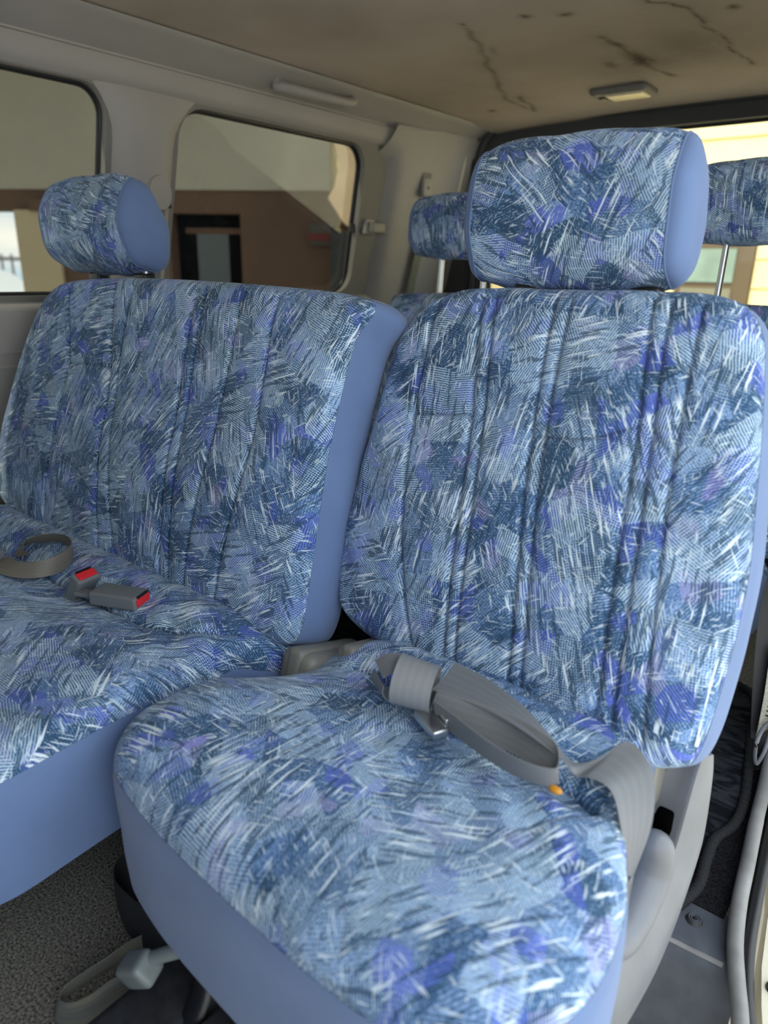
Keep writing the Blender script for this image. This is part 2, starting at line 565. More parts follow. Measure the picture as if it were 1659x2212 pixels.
def wob(x, y, s, seed=0.0):
    return (np.sin(x * s + seed) * np.cos(y * s * 1.3 + seed * 2) + 0.6 * np.sin(x * s * 2.3 - y * s * 1.7 + seed) + 0.4 * np.cos(x * s * 3.9 + y * s * 3.1 + seed * 3)) / 2.0

def pad(name, side_name, outline, corners, frame, parent, fabric, cloth, nu, nv, r=0.03, bulge=0.015, bl=0.10,
        seams=(), extra=None, T=0.09, skirt_off=None, top_fabric=False, uvo=(0, 0), uvrot=0.0, seam_depth=0.004, bulge_out=None):
    """outline: closed control polygon (p,q), counter-clockwise; corners: four indices splitting it in sides
       frame = (origin, P, Q, N) ; returns the fabric face object and the cloth side object"""
    O, Pa, Qa, Na = [np.array(v, float) for v in frame]
    cl = catmull([(p[0], p[1], 0) for p in outline], 12, True)
    cl = np.array([(v.x, v.y) for v in cl])
    c = [k * 12 for k in corners]
    n = len(cl)
    def seg(i, j):
        if j <= i:
            j += n
        return cl[np.arange(i, j + 1) % n]
    bot = resample(seg(c[0], c[1]), nu)
    rig = resample(seg(c[1], c[2]), nv)
    top = resample(seg(c[2], c[3]), nu)[::-1]
    lef = resample(seg(c[3], c[0]), nv)[::-1]
    u = np.linspace(0, 1, nu)[None, :, None]
    v = np.linspace(0, 1, nv)[:, None, None]
    G = (1 - v) * bot[None] + v * top[None] + (1 - u) * lef[:, None] + u * rig[:, None] \
        - ((1 - u) * (1 - v) * bot[0] + u * (1 - v) * bot[-1] + (1 - u) * v * top[0] + u * v * top[-1])
    # pull rows towards the rim so the rolled edge is well sampled
    X = G.reshape(-1, 2)
    loop = np.concatenate([bot[:-1], rig[:-1], top[::-1][:-1], lef[::-1][:-1]])
    D = np.empty(len(X)); NI = np.empty(len(X), int)
    LP = resample(np.vstack([loop, loop[:1]]), 1200)[:-1]
    for k in range(0, len(X), 6000):
        dd = ((X[k:k + 6000, None, :] - LP[None]) ** 2).sum(2)
        NI[k:k + 6000] = dd.argmin(1)
        D[k:k + 6000] = np.sqrt(dd.min(1))
    tn = np.roll(LP, -1, 0) - np.roll(LP, 1, 0)
    tn /= np.linalg.norm(tn, axis=1)[:, None]
    outn = np.stack([tn[:, 1], -tn[:, 0]], 1)
    Dn = np.abs(((X - LP[NI]) * outn[NI]).sum(1))
    D = np.where(D < 0.03, np.minimum(D, Dn), D)
    D = D.reshape(nv, nu)
    D[0, :] = D[-1, :] = 0
    D[:, 0] = D[:, -1] = 0
    D = D.ravel()
    dd = np.clip(D / r, 0, 1)
    H = r * (np.sqrt(np.clip(1 - (1 - dd) ** 2, 0, 1)) - 1)
    H += bulge * (1 - np.exp(-D / bl))
    sm = np.zeros(len(X))
    for s in seams:
        pl, dep, wide = s
        P3 = catmull([(a[0], a[1], 0) for a in pl], 8)
        ds = polydist(X, [(a.x, a.y) for a in P3])
        H -= dep * (0.55 * np.exp(-(ds / 0.0032) ** 2) + 0.45 * np.exp(-ds / wide))
        sm = np.maximum(sm, np.exp(-(ds / 0.0020) ** 2))
    H += 0.0014 * wob(X[:, 0], X[:, 1], 26, 1.0) * dd
    if extra is not None:
        H += extra(X[:, 0], X[:, 1], D)
    W = O + X[:, :1] * Pa + X[:, 1:] * Qa + H[:, None] * Na
    arc = r * np.arccos(np.clip(1 - dd, -1, 1))
    full = r * math.pi / 2
    sh = (full - arc) - (r - dd * r)
    UVp = X + outn[NI] * sh[:, None]
    ca, sa = math.cos(uvrot), math.sin(uvrot)
    def uvt(A):
        A = np.asarray(A)
        return np.stack([A[:, 0] * ca - A[:, 1] * sa + uvo[0], A[:, 0] * sa + A[:, 1] * ca + uvo[1]], 1)
    V = [tuple(w) for w in W]
    UV = list(uvt(UVp))
    idx = np.arange(nu * nv).reshape(nv, nu)
    F = [(idx[j, i], idx[j, i + 1], idx[j + 1, i + 1], idx[j + 1, i]) for j in range(nv - 1) for i in range(nu - 1)]
    seam = list(sm)
    # side wall from the rim
    ring = np.concatenate([idx[0, :-1], idx[:-1, -1], idx[-1, ::-1][:-1], idx[::-1, 0][:-1]])
    m = len(ring)
    RX = X[ring]
    tn = np.roll(RX, -1, 0) - np.roll(RX, 1, 0)
    tn /= np.maximum(np.linalg.norm(tn, axis=1), 1e-9)[:, None]
    ro = np.stack([tn[:, 1], -tn[:, 0]], 1)
    for _ in range(3):
        ro = (np.roll(ro, 1, 0) + ro * 2 + np.roll(ro, -1, 0))
        ro /= np.linalg.norm(ro, axis=1)[:, None]
    peri = np.r_[0, np.cumsum(np.linalg.norm(np.diff(RX, axis=0), axis=1))]
    rows = 14
    SV, SUV = [], []
    for j in range(rows + 1):
        t = j / rows
        off = skirt_off(t) if skirt_off else 0.006 * math.sin(math.pi * min(1, t * 1.05)) - 0.012 * max(0, t - 0.8) / 0.2
        o2 = RX + ro * off
        dep = H[ring] - t * T
        wr = 0.0007 * np.sin(peri * 23 + t * 9) * math.sin(math.pi * t)
        o2 = o2 + ro * wr[:, None]
        if bulge_out is not None:
            o2 = o2 + ro * (bulge_out(RX[:, 0], RX[:, 1]) * math.sin(math.pi * (0.5 * t ** 0.6 + 0.0)))[:, None]
        if j == 0:
            o2 = RX + ro * 0.0004
        P3 = O + o2[:, :1] * Pa + o2[:, 1:] * Qa + dep[:, None] * Na
        SV.append(P3)
        SUV.append(np.stack([peri, np.full(m, -t * T)], 1))
    topm = (ro[:, 1] > 0.80) if top_fabric else np.zeros(m, bool)
    # fabric part of the wall joins the fabric mesh
    sidesV = [tuple(p) for r_ in SV for p in r_]
    sidesUV = [tuple(p) for r_ in SUV for p in r_]
    SF, FF = [], []
    for j in range(rows):
        for i in range(m):
            i2 = (i + 1) % m
            f = (j * m + i, (j + 1) * m + i, (j + 1) * m + i2, j * m + i2)
            (FF if (topm[i] and topm[i2]) else SF).append(f)
    SF.append(tuple(rows * m + i for i in range(m))[::-1])
    if FF:
        base = len(V)
        mp = {}
        for f in FF:
            nf = []
            for q in f:
                if q not in mp:
                    mp[q] = len(V)
                    V.append(sidesV[q])
                    jj, ii = divmod(q, m)
                    t = jj / rows
                    e = RX[ii] + ro[ii] * (full - r + t * T)
                    UV.append(uvt([e])[0])
                    seam.append(0.0)
                nf.append(mp[q])
            F.append(tuple(nf))
    fo = mesh(name, V, F, fabric, parent, True, None, uvs=UV, attr={'seam': seam})
    so = mesh(side_name, sidesV, SF, cloth, parent, True, 70, uvs=sidesUV)
    return fo, so

def headrest(parent, x0, x1, prof, fabric, cloth, uvo=(0, 0), posts=(), post_to=None, tilt=0.0, dome=0.024, post_mat=None, guide=True):
    """prof: closed (y,z) section; pattern sleeve from x0 to x1 closed by domed plain end panels"""
    sec = catmull([(0, p[0], p[1]) for p in prof], 8, True)
    sec = np.array([(v.y, v.z) for v in sec])
    cen = sec.mean(0)
    m = len(sec)
    per = np.r_[0, np.cumsum(np.linalg.norm(np.diff(sec, axis=0), axis=1))]
    n = 60
    V, UV, F = [], [], []
    for i in range(n + 1):
        t = i / n
        xx = x0 + (x1 - x0) * t
        e = abs(2 * t - 1)
        k = 1.0 - 0.10 * e ** 5 - 0.02 * e ** 2
        s = cen + (sec - cen) * k
        for j in range(m):
            w = 0.0015 * math.sin(xx * 55 + j * 0.5)
            V.append((xx, s[j, 0] + w, s[j, 1] + w))
            UV.append((xx + uvo[0], per[j] + uvo[1]))
    for i in range(n):
        for j in range(m):
            j2 = (j + 1) % m
            F.append((i * m + j, i * m + j2, (i + 1) * m + j2, (i + 1) * m + j))
    # the closing strip would smear the UV: give it its own copy of the first column
    base = len(V)
    for i in range(n + 1):
        V.append(V[i * m])
        UV.append((UV[i * m][0], per[-1] + 0.012 + uvo[1]))
    nf = []
    for f in F:
        if any(q % m == m - 1 for q in f) and any(q % m == 0 for q in f):
            f = tuple(base + q // m if q % m == 0 else q for q in f)
        nf.append(f)
    hr = mesh('headrest', V, nf, fabric, parent, True, None, uvs=UV, attr={'seam': [0.0] * len(V)})
    for sgn, xe, row in ((1, x1, n), (-1, x0, 0)):
        ring = np.array([V[row * m + j] for j in range(m)])
        PV = [tuple(p) for p in ring]
        PU = [(p[1], p[2]) for p in PV]
        PF = []
        K = 9
        for q in range(1, K + 1):
            a = q / K * math.pi / 2
            kk = math.cos(a) ** 0.55
            for j in range(m):
                y = cen[0] + (ring[j, 1] - cen[0]) * kk
                z = cen[1] + (ring[j, 2] - cen[1]) * kk
                PV.append((xe + sgn * dome * math.sin(a), y, z))
                PU.append((y, z))
            for j in range(m):
                j2 = (j + 1) % m
                PF.append(((q - 1) * m + j, (q - 1) * m + j2, q * m + j2, q * m + j))
        pe = mesh('headrest_end_panel', PV, PF, cloth, hr, True, None, uvs=PU)
        # piping along the seam
        pts = [Vector(p) + Vector((sgn * 0.0005, 0, 0)) for p in ring]
        V2, F2 = tube_geo(pts, 0.0016, 6, 1.0, Vector((1, 0, 0)), True)
        mesh('piping', V2, F2, cloth, hr)
    for px, py, z0, z1, dy in posts:
        P = [(px, py, z0), (px, py + dy, z1)]
        if guide:
            bm = bmesh.new()
            bm_box(bm, (px, py, z0 - 0.002), (0.040, 0.030, 0.024), None, 0.006, 3)
            obj('post_guide', bm, P_BLACK, parent, True, 50)
        tube('headrest_post', P, 0.006 if guide else 0.0075, post_mat or METAL, parent, 12, 1.0, 1)
    return hr

# ------------------------------------------------------------------ SETTING: the van shell
def wx(z):                                     # inner face of the far side wall
    return -1.80 + (z - 0.9) * 0.26

def rrect(y0, y1, z0, z1, r, n=8, slant=0.0):
    P = []
    for cy, cz, a0 in ((y1 - r, z1 - r, 0), (y0 + r, z1 - r, 90), (y0 + r, z0 + r, 180), (y1 - r, z0 + r, 270)):
        for k in range(n + 1):
            a = math.radians(a0 + 90 * k / n)
            y, z = cy + r * math.cos(a), cz + r * math.sin(a)
            P.append((y + slant * (z - z0) * (1 if y > (y0 + y1) / 2 else 0), z))
    return P

W1 = rrect(-0.75, 1.058, 0.872, 1.342, 0.065)
W2 = rrect(1.262, 2.045, 0.866, 1.338, 0.075, slant=-0.10)

def holed(name, outer, holes, fn, mat, depth_fn, smooth=False, parent=None):
    bm = bmesh.new()
    loops = []
    for lp in [outer] + holes:
        vs = [bm.verts.new(fn(*p)) for p in lp]
        es = [bm.edges.new((vs[i], vs[(i + 1) % len(vs)])) for i in range(len(vs))]
        loops.append((vs, es))
    bmesh.ops.triangle_fill(bm, edges=[e for l in loops for e in l[1]], use_beauty=True)
    # reveals of the openings
    for (vs, es), lp in zip(loops[1:], holes):
        bk = [bm.verts.new(depth_fn(*p)) for p in lp]
        for i in range(len(vs)):
            j = (i + 1) % len(vs)
            bm.faces.new((vs[i], vs[j], bk[j], bk[i]))
    return obj(name, bm, mat, parent, smooth, 35)

YF, YR = -1.9, 2.62
wl = holed('wall_left', [(YF, 0.62), (2.14, 0.62), (2.14, 1.362), (YF, 1.362)], [W1, W2],
           lambda y, z: (wx(z), y, z), P_TRIMD, lambda y, z: (wx(z) - 0.035, y, z))
struct(wl)

def cushion_reveal(name, loop, parent=None):
    """black rubber seal in the opening"""
    pts = [Vector((wx(z) - 0.030, y, z)) for y, z in loop]
    V, F = tube_geo(pts, 0.009, 8, 1.0, Vector((1, 0, 0)), True)
    return mesh(name, V, F, P_BLACK, parent)

for k, W in enumerate((W1, W2)):
    bm = bmesh.new()
    vs = [bm.verts.new((wx(z) - 0.036, y, z)) for y, z in W]
    f = bm.faces.new(vs)
    r = bmesh.ops.extrude_face_region(bm, geom=[f])
    bmesh.ops.translate(bm, vec=(-0.004, 0, 0), verts=[g for g in r['geom'] if isinstance(g, bmesh.types.BMVert)])
    g = obj('window_%d' % (k + 1), bm, GLASS_S)
    struct(g)
    cushion_reveal('window_seal', W, g)

# side lining above the windows (rail), swept along y, with the groove of the seam
prof = [(-1.684, 1.345), (-1.672, 1.352), (-1.664, 1.365), (-1.660, 1.385), (-1.660, 1.399), (-1.6655, 1.4035), (-1.6645, 1.4075), (-1.656, 1.412),
        (-1.640, 1.420), (-1.615, 1.436), (-1.590, 1.449), (-1.574, 1.456), (-1.571, 1.4605), (-1.566, 1.4595)]
def sweep_y(name, prof, y0, y1, mat, n=2):
    V, F = [], []
    for i in range(n):
        y = y0 + (y1 - y0) * i / (n - 1)
        V += [(p[0], y, p[1]) for p in prof]
    m = len(prof)
    for i in range(n - 1):
        for k in range(m - 1):
            F.append((i * m + k, i * m + k + 1, (i + 1) * m + k + 1, (i + 1) * m + k))
    return mesh(name, V, F, mat, None, True, 40)
struct(sweep_y('trim_1', prof, YF, 2.60, P_TRIM))

# pillar between the two side windows, rounded and proud of the wall
def pillar():
    V, F = [], []
    zs = np.linspace(0.60, 1.355, 26)
    nn = 22
    for z in zs:
        fl = max(0, (z - 1.24) / 0.11)
        wid = 0.087 + 0.060 * fl ** 2
        for k in range(nn + 1):
            t = -1 + 2 * k / nn
            d = 0.028 * (1 - abs(t) ** 3.2) * (1 - max(0, min(1, (z - 1.25) / 0.10)) ** 2 * 0.98)
            V.append((wx(z) + d + 0.0008, 1.160 + t * wid, z))
    for j in range(len(zs) - 1):
        for k in range(nn):
            a = j * (nn + 1) + k
            F.append((a, a + 1, a + nn + 2, a + nn + 1))
    return mesh('trim_2', V, F, P_TRIM, None, True)
struct(pillar())

# lower side panel with moulded lines
lp = [(-1.86, 0.0), (-1.86, 0.40), (-1.85, 0.60), (-1.822, 0.700), (-1.819, 0.704), (-1.822, 0.708), (-1.815, 0.735), (-1.812, 0.739), (-1.815, 0.743),
      (-1.800, 0.800), (-1.796, 0.838), (-1.800, 0.850), (-1.811, 0.858)]
struct(sweep_y('trim_3', lp, YF, 2.60, P_TRIM))

# rear quarter panel: proud of the window wall, with a rounded leading edge that follows the window
def quarter():
    edge = [(2.215, 0.55), (2.212, 0.80), (2.205, 1.05), (2.198, 1.22), (2.185, 1.30), (2.150, 1.360), (2.090, 1.392)]
    E = catmull([(0, a, b) for a, b in edge], 8)
    V, F = [], []
    off = [(-0.075, -0.002), (-0.060, 0.010), (-0.045, 0.020), (-0.028, 0.027), (-0.010, 0.030), (0.02, 0.030)]
    n = len(E)
    rows = []
    for i, e in enumerate(E):
        a, b = E[max(0, i - 1)], E[min(n - 1, i + 1)]
        t = (b - a).normalized()
        nr = Vector((0, t.z, -t.y))          # towards the rear / top
        row = []
        for o, d in off:
            y, z = e.y + nr.y * o, e.z + nr.z * o
            row.append((wx(min(z, 1.40)) + d + 0.001, y, z))
        # continue to the rear corner
        for y2 in (2.40, 2.56, 2.62):
            zz = min(e.z + (0.02 if e.z < 1.3 else 0.05), 1.43)
            row.append((wx(zz) + 0.030 + max(0, y2 - 2.56) * 0.3, max(y2, row[-1][1] + 0.001), zz))
        rows.append(row)
    m = len(rows[0])
    for r_ in rows:
        V += r_
    for i in range(n - 1):
        for k in range(m - 1):
            F.append((i * m + k, i * m + k + 1, (i + 1) * m + k + 1, (i + 1) * m + k))
    return mesh('trim_4', V, F, P_TRIM, None, True)
struct(quarter())

# headliner with its stains
def ceil_z(x, y):
    u = (x + 0.78) / 0.80
    z = 1.462 + 0.028 * (1 - u * u)
    z = z + 0.006 * np.sin((y - 0.4) * 5.2) * (1 - u * u)
    z = z - 0.020 * np.clip((y - 2.35) / 0.25, 0, 1) ** 2
    return z
def headliner():
    xs = np.linspace(-1.573, 0.03, 180)
    ys = np.linspace(YF, 2.61, 500)
    XX, YY = np.meshgrid(xs, ys)
    ZZ = ceil_z(XX, YY)
    P = np.stack([XX.ravel(), YY.ravel()], 1)
    P[:, 0] += 0.010 * wob(P[:, 0], P[:, 1], 21, 2.0)
    P[:, 1] += 0.012 * wob(P[:, 0], P[:, 1], 17, 5.0)
    st = np.zeros(len(P))
    def line(pl, w, a):
        nonlocal st
        q = [(v.x, v.y) for v in catmull([(p[0], p[1], 0) for p in pl], 6)]
        st = np.maximum(st, min(1.0, a * 1.2) * (0.75 + 0.25 * wob(P[:, 0], P[:, 1], 37, 3.0)) * (0.75 * np.exp(-(polydist(P, q) / (w * 0.55)) ** 2) + 0.30 * np.exp(-polydist(P, q) / (w * 2.2))))
    def blob(c, rx, ry, a):
        nonlocal st
        st = np.maximum(st, a * np.exp(-(((P[:, 0] - c[0]) / rx) ** 2 + ((P[:, 1] - c[1]) / ry) ** 2)))
    line([(-1.056, 1.583), (-1.101, 1.703), (-1.180, 1.896), (-1.261, 2.091), (-1.320, 2.251), (-1.336, 2.405)], 0.010, 0.75)
    line([(-1.10, 1.78), (-1.13, 1.86)], 0.010, 0.45)
    line([(-1.281, 2.253), (-1.318, 2.452)], 0.012, 0.85)
    line([(-0.666, 1.644), (-0.676, 1.704), (-0.641, 1.750), (-0.624, 1.834), (-0.623, 1.952), (-0.618, 2.109), (-0.611, 2.301)], 0.009, 0.8)
    line([(-0.58, 1.60), (-0.54, 1.66), (-0.55, 1.75)], 0.010, 0.5)
    line([(-0.858, 1.888), (-0.846, 2.013), (-0.841, 2.113), (-0.844, 2.191), (-0.816, 2.308)], 0.016, 0.8)
    blob((-0.845, 2.12), 0.035, 0.085, 1.0)
    blob((-0.92, 2.13), 0.025, 0.04, 0.7)
    blob((-0.70, 2.08), 0.10, 0.16, 0.38)
    blob((-0.84, 2.16), 0.13, 0.13, 0.40)
    for c in [(-0.927, 1.632), (-0.848, 1.679), (-1.440, 2.356), (-0.544, 1.846)]:
        blob(c, 0.012, 0.014, 0.95)
    nx, ny = len(xs), len(ys)
    idx = np.arange(nx * ny).reshape(ny, nx)
    F = [(idx[j, i], idx[j + 1, i], idx[j + 1, i + 1], idx[j, i + 1]) for j in range(ny - 1) for i in range(nx - 1)]
    V = np.stack([XX.ravel(), YY.ravel(), ZZ.ravel()], 1)
    return mesh('ceiling', V, F, HEADLINER, None, True, None, attr={'stain': st})
struct(headliner())
# steel roof skin above the headliner
struct(box('trim_5', (-0.82, 0.35, 1.545), (1.86, 4.7, 0.02), PAINT, bevel=0.004))

struct(box('trim_14', (-1.735, 0.35, 1.47), (0.02, 4.6, 0.22), PAINT))
struct(box('trim_15', (-0.82, 2.68, 1.49), (1.86, 0.03, 0.12), PAINT))
struct(box('unseen_front_side', (0.055, -1.15, 0.70), (0.05, 1.50, 1.70), P_TAIL, bevel=0.01))  # unseen near side of the van front, added solid to cut light
# near side of the van behind the door opening, and the far outer skin below the windows
struct(box('wall_right', (0.055, 2.02, 0.70), (0.05, 1.22, 1.62), P_TAIL, bevel=0.01))
struct(box('wall_front', (-0.85, -1.92, 0.45), (2.0, 0.04, 1.2), P_TAIL, bevel=0.01))

# tailgate end: frame around the rear glass
RW = rrect(-1.575, -0.05, 0.80, 1.412, 0.10)
wr = holed('wall_rear', [(-1.86, 0.0), (0.08, 0.0), (0.08, 1.49), (-1.60, 1.49), (-1.67, 1.45), (-1.80, 0.95)], [RW],
           lambda x, z: (x, 2.60, z), P_TAIL, lambda x, z: (x, 2.645, z))
struct(wr)
bm = bmesh.new()
vs = [bm.verts.new((x, 2.646, z)) for x, z in RW]
f = bm.faces.new(vs)
r_ = bmesh.ops.extrude_face_region(bm, geom=[f])
bmesh.ops.translate(bm, vec=(0, 0.004, 0), verts=[g for g in r_['geom'] if isinstance(g, bmesh.types.BMVert)])
rg = obj('window_3', bm, GLASS_R)
struct(rg)
pts = [Vector((x, 2.640, z)) for x, z in RW]
V, F = tube_geo(pts, 0.010, 8, 1.0, Vector((0, 1, 0)), True)
mesh('window_seal', V, F, P_BLACK, rg)
# raised tailgate moulding around the rear glass and its dark parting line
o_ = rrect(-1.628, 0.0, 0.72, 1.475, 0.13)
pts = [Vector((x, 2.592, z)) for x, z in o_]
V, F = tube_geo(pts, 0.016, 10, 0.6, Vector((0, 1, 0)), True)
struct(mesh('trim_6', V, F, P_TAIL, None))
pts = [Vector((x, 2.584, z)) for x, z in rrect(-1.648, 0.02, 0.70, 1.492, 0.13)]
V, F = tube_geo(pts, 0.006, 8, 1.0, Vector((0, 1, 0)), True)
struct(mesh('trim_7', V, F, P_BLACK, None))
# pale weather strip running down the rear corner
struct(tube('trim_8', [(-1.648, 2.535, 1.440), (-1.660, 2.540, 1.36), (-1.690, 2.545, 1.24), (-1.735, 2.550, 1.05), (-1.78, 2.555, 0.80), (-1.80, 2.555, 0.4)], 0.010, PAINT, None, 10))

# floor and step well
def floor_mesh():
    V = [(-1.90, YF, 0), (-0.20, YF, 0), (-0.20, 0.93, 0), (-0.155, 0.985, 0), (-0.092, 0.955, 0), (-0.105, 1.10, 0), (-0.130, 1.40, 0), (-0.130, 1.62, 0), (0.06, 1.62, 0), (0.06, 2.64, 0), (-1.90, 2.64, 0)]
    bm = bmesh.new()
    f = bm.faces.new([bm.verts.new(v) for v in V])
    r = bmesh.ops.extrude_face_region(bm, geom=[f])
    bmesh.ops.translate(bm, vec=(0, 0, -0.03), verts=[g for g in r['geom'] if isinstance(g, bmesh.types.BMVert)])
    return obj('floor', bm, CARPET)
struct(floor_mesh())

# ------------------------------------------------------------------ SEATS
def frame_back(y0, z0, slope):
    c = math.sqrt(1 + slope * slope)
    return ((0, y0, z0), (1, 0, 0), (0, slope / c, 1 / c), (0, -1 / c, slope / c))

# ---- single seat beside the door
seat = empty('single_seat', (-0.44, 0.60, 0.0), 'single blue patterned seat beside the door sill, grey lap belt lying on its cushion', 'seat')
c_out = [(-0.660, 0.352), (-0.45, 0.336), (-0.27, 0.336), (-0.178, 0.366), (-0.134, 0.45), (-0.138, 0.56), (-0.180, 0.68), (-0.195, 0.79), (-0.22, 0.845),
         (-0.45, 0.86), (-0.66, 0.845), (-0.690, 0.78), (-0.715, 0.66), (-0.752, 0.54), (-0.765, 0.455), (-0.735, 0.385)]
def c_extra(x, y, D):
    h = np.zeros_like(x)
    # side bolsters and the hollow of the worn seat
    h += 0.010 * np.exp(-((x + 0.20) / 0.06) ** 2) * np.exp(-((y - 0.60) / 0.16) ** 2)
    h += 0.008 * np.exp(-((x + 0.68) / 0.06) ** 2)
    h -= 0.010 * np.exp(-((x + 0.43) / 0.14) ** 2) * np.exp(-((y - 0.56) / 0.12) ** 2)
    h -= 0.016 * np.exp(-((x + 0.235) / 0.035) ** 2) * np.exp(-((y - 0.640) / 0.022) ** 2)
    h += 0.014 * np.exp(-((y - 0.75) / 0.06) ** 2)
    h -= 0.052 * np.exp(-((x + 0.715) / 0.095) ** 2) * np.clip((y - 0.54) / 0.14, 0, 1)
    h -= 0.040 * np.clip((0.44 - y) / 0.12, 0, 1) ** 2 * 0.35
    h += 0.0022 * np.sin((x + y * 0.8) * 85) * np.exp(-((x + 0.30) / 0.12) ** 2) * np.exp(-((y - 0.60) / 0.07) ** 2)
    h += 0.0016 * np.sin((x * 0.5 - y) * 110) * np.exp(-((x + 0.55) / 0.10) ** 2) * np.exp(-((y - 0.62) / 0.08) ** 2)
    return h
seams_c = [([(-0.60, 0.690), (-0.48, 0.672), (-0.35, 0.662), (-0.245, 0.655), (-0.205, 0.640)], 0.014, 0.016),
           ([(-0.205, 0.640), (-0.222, 0.60), (-0.245, 0.56)], 0.004, 0.010)]
pad('cushion', 'cushion_side_cloth', c_out, (15, 3, 8, 10), ((0, 0, 0.386), (1, 0, 0), (0, 1, 0), (0, 0, 1)), seat, FAB, CLOTH_F, 230, 200,
    r=0.030, bulge=0.028, bl=0.07, seams=seams_c, extra=c_extra, T=0.180, uvo=(3.0, 1.0), uvrot=0.35,
    skirt_off=lambda t: 0.002 - 0.006 * t ** 2, bulge_out=lambda x, y: 0.014 * np.exp(-((x + 0.16) / 0.05) ** 2 - ((y - 0.46) / 0.10) ** 2))
# backrest
b_out = [(-0.700, 0.010), (-0.576, -0.022), (-0.42, -0.030), (-0.23, -0.028), (-0.165, -0.012), (-0.143, 0.030), (-0.140, 0.20), (-0.158, 0.342), (-0.182, 0.476), (-0.200, 0.532),
         (-0.232, 0.562), (-0.30, 0.571), (-0.45, 0.569), (-0.60, 0.566), (-0.675, 0.545), (-0.712, 0.510), (-0.728, 0.46), (-0.742, 0.303), (-0.746, 0.146), (-0.734, 0.06)]
def b_seams(rows, dep=0.007):
    return [(pl, dep, 0.012) for pl in rows]
br = b_seams([
    [(-0.655, 0.535), (-0.642, 0.356), (-0.600, 0.15), (-0.552, 0.005)],
    [(-0.578, 0.545), (-0.540, 0.367), (-0.512, 0.18), (-0.496, 0.005)],
    [(-0.556, 0.545), (-0.520, 0.367), (-0.492, 0.18), (-0.477, 0.005)],
    [(-0.460, 0.550), (-0.440, 0.36), (-0.405, 0.15), (-0.388, 0.005)],
    [(-0.436, 0.550), (-0.420, 0.36), (-0.386, 0.15), (-0.368, 0.005)],
    [(-0.325, 0.550), (-0.301, 0.386), (-0.280, 0.20), (-0.262, 0.005)],
    [(-0.302, 0.550), (-0.282, 0.386), (-0.258, 0.20), (-0.242, 0.005)],
    [(-0.262, 0.545), (-0.248, 0.352), (-0.225, 0.18), (-0.202, 0.005)]])
br += b_seams([[(-0.642, 0.356), (-0.600, 0.360), (-0.540, 0.367)], [(-0.282, 0.386), (-0.265, 0.368), (-0.250, 0.352)], [(-0.43, 0.352), (-0.36, 0.36), (-0.301, 0.386)]], 0.005)
def br_extra(x, y, D):
    return 0.012 * np.exp(-((y - 0.20) / 0.14) ** 2) * np.clip(D / 0.1, 0, 1) + 0.0015 * np.sin((x * 1.2 + y) * 60) * np.exp(-D / 0.08)
pad('backrest', 'backrest_side_cloth', b_out, (0, 4, 10, 14), frame_back(0.775, 0.40, 0.36), seat, FAB, CLOTH, 220, 210,
    r=0.026, bulge=0.022, bl=0.05, seams=br, extra=br_extra, T=0.098, top_fabric=True, uvo=(0, 0))
hp = [(a, 1.022 + (b - 1.022) * 1.13) for a, b in [(0.985, 1.112), (0.958, 1.062), (0.957, 0.998), (0.980, 0.950), (1.020, 0.934), (1.062, 0.945), (1.080, 0.985), (1.078, 1.035), (1.055, 1.085), (1.022, 1.115)]]
headrest(seat, -0.612, -0.325, hp, FAB, CLOTH, uvo=(5.0, 2.0), posts=[(-0.528, 1.005, 0.925, 0.945, 0.006), (-0.352, 1.005, 0.925, 0.945, 0.006)])

# seat recliner cover (grey plastic) on the door side with its lever
def cover_from(prof, xin, xr, xout, name, mat, parent, drop):
    """prof: list (y,z) along the top of the cover from rear to front; section goes inner edge - ridge - outer side"""
    P = catmull([(0, a, b) for a, b in prof], 8)
    V, F = [], []
    n = len(P)
    for i, p in enumerate(P):
        t = i / (n - 1)
        xi, xx, xo = [catmull([(v, 0, 0) for v in L], 8)[min(i, 8 * (len(L) - 1))].x for L in (xin, xr, xout)]
        a, b = P[max(0, i - 12)], P[min(n - 1, i + 12)]
        tg = (b - a).normalized()
        nr = Vector((0, -tg.z, tg.y))
        if nr.z < 0 or (abs(nr.z) < 0.05 and nr.y > 0):
            nr = -nr
        dn = -nr
        row = []
        row.append(Vector((xi, p.y, p.z)) + dn * 0.05)
        row.append(Vector((xi, p.y, p.z)) + dn * 0.004)
        row.append(Vector((xi + 0.003, p.y, p.z)))
        row.append(Vector((xi + (xx - xi) * 0.6, p.y, p.z)) + dn * 0.004)
        row.append(Vector((xx - 0.005, p.y, p.z)) - dn * 0.005)
        row.append(Vector((xx, p.y, p.z)) - dn * 0.0045)
        row.append(Vector((xx + 0.005, p.y, p.z)) + dn * 0.005)
        row.append(Vector((xo, p.y, p.z)) + dn * 0.030 * min(1.0, 0.35 + t * 2.4))
        row.append(Vector((xo + 0.002, p.y, p.z)) + dn * drop * min(1.0, 0.22 + t * 2.4))
        V += row
    m = 9
    for i in range(n - 1):
        for k in range(m - 1):
            F.append((i * m + k, i * m + k + 1, (i + 1) * m + k + 1, (i + 1) * m + k))
        F.append((i * m + m - 1, i * m, (i + 1) * m, (i + 1) * m + m - 1))
    F.append(tuple(range(m)))
    F.append(tuple((n - 1) * m + k for k in range(m))[::-1])
    return mesh(name, V, F, mat, parent, True, 55)
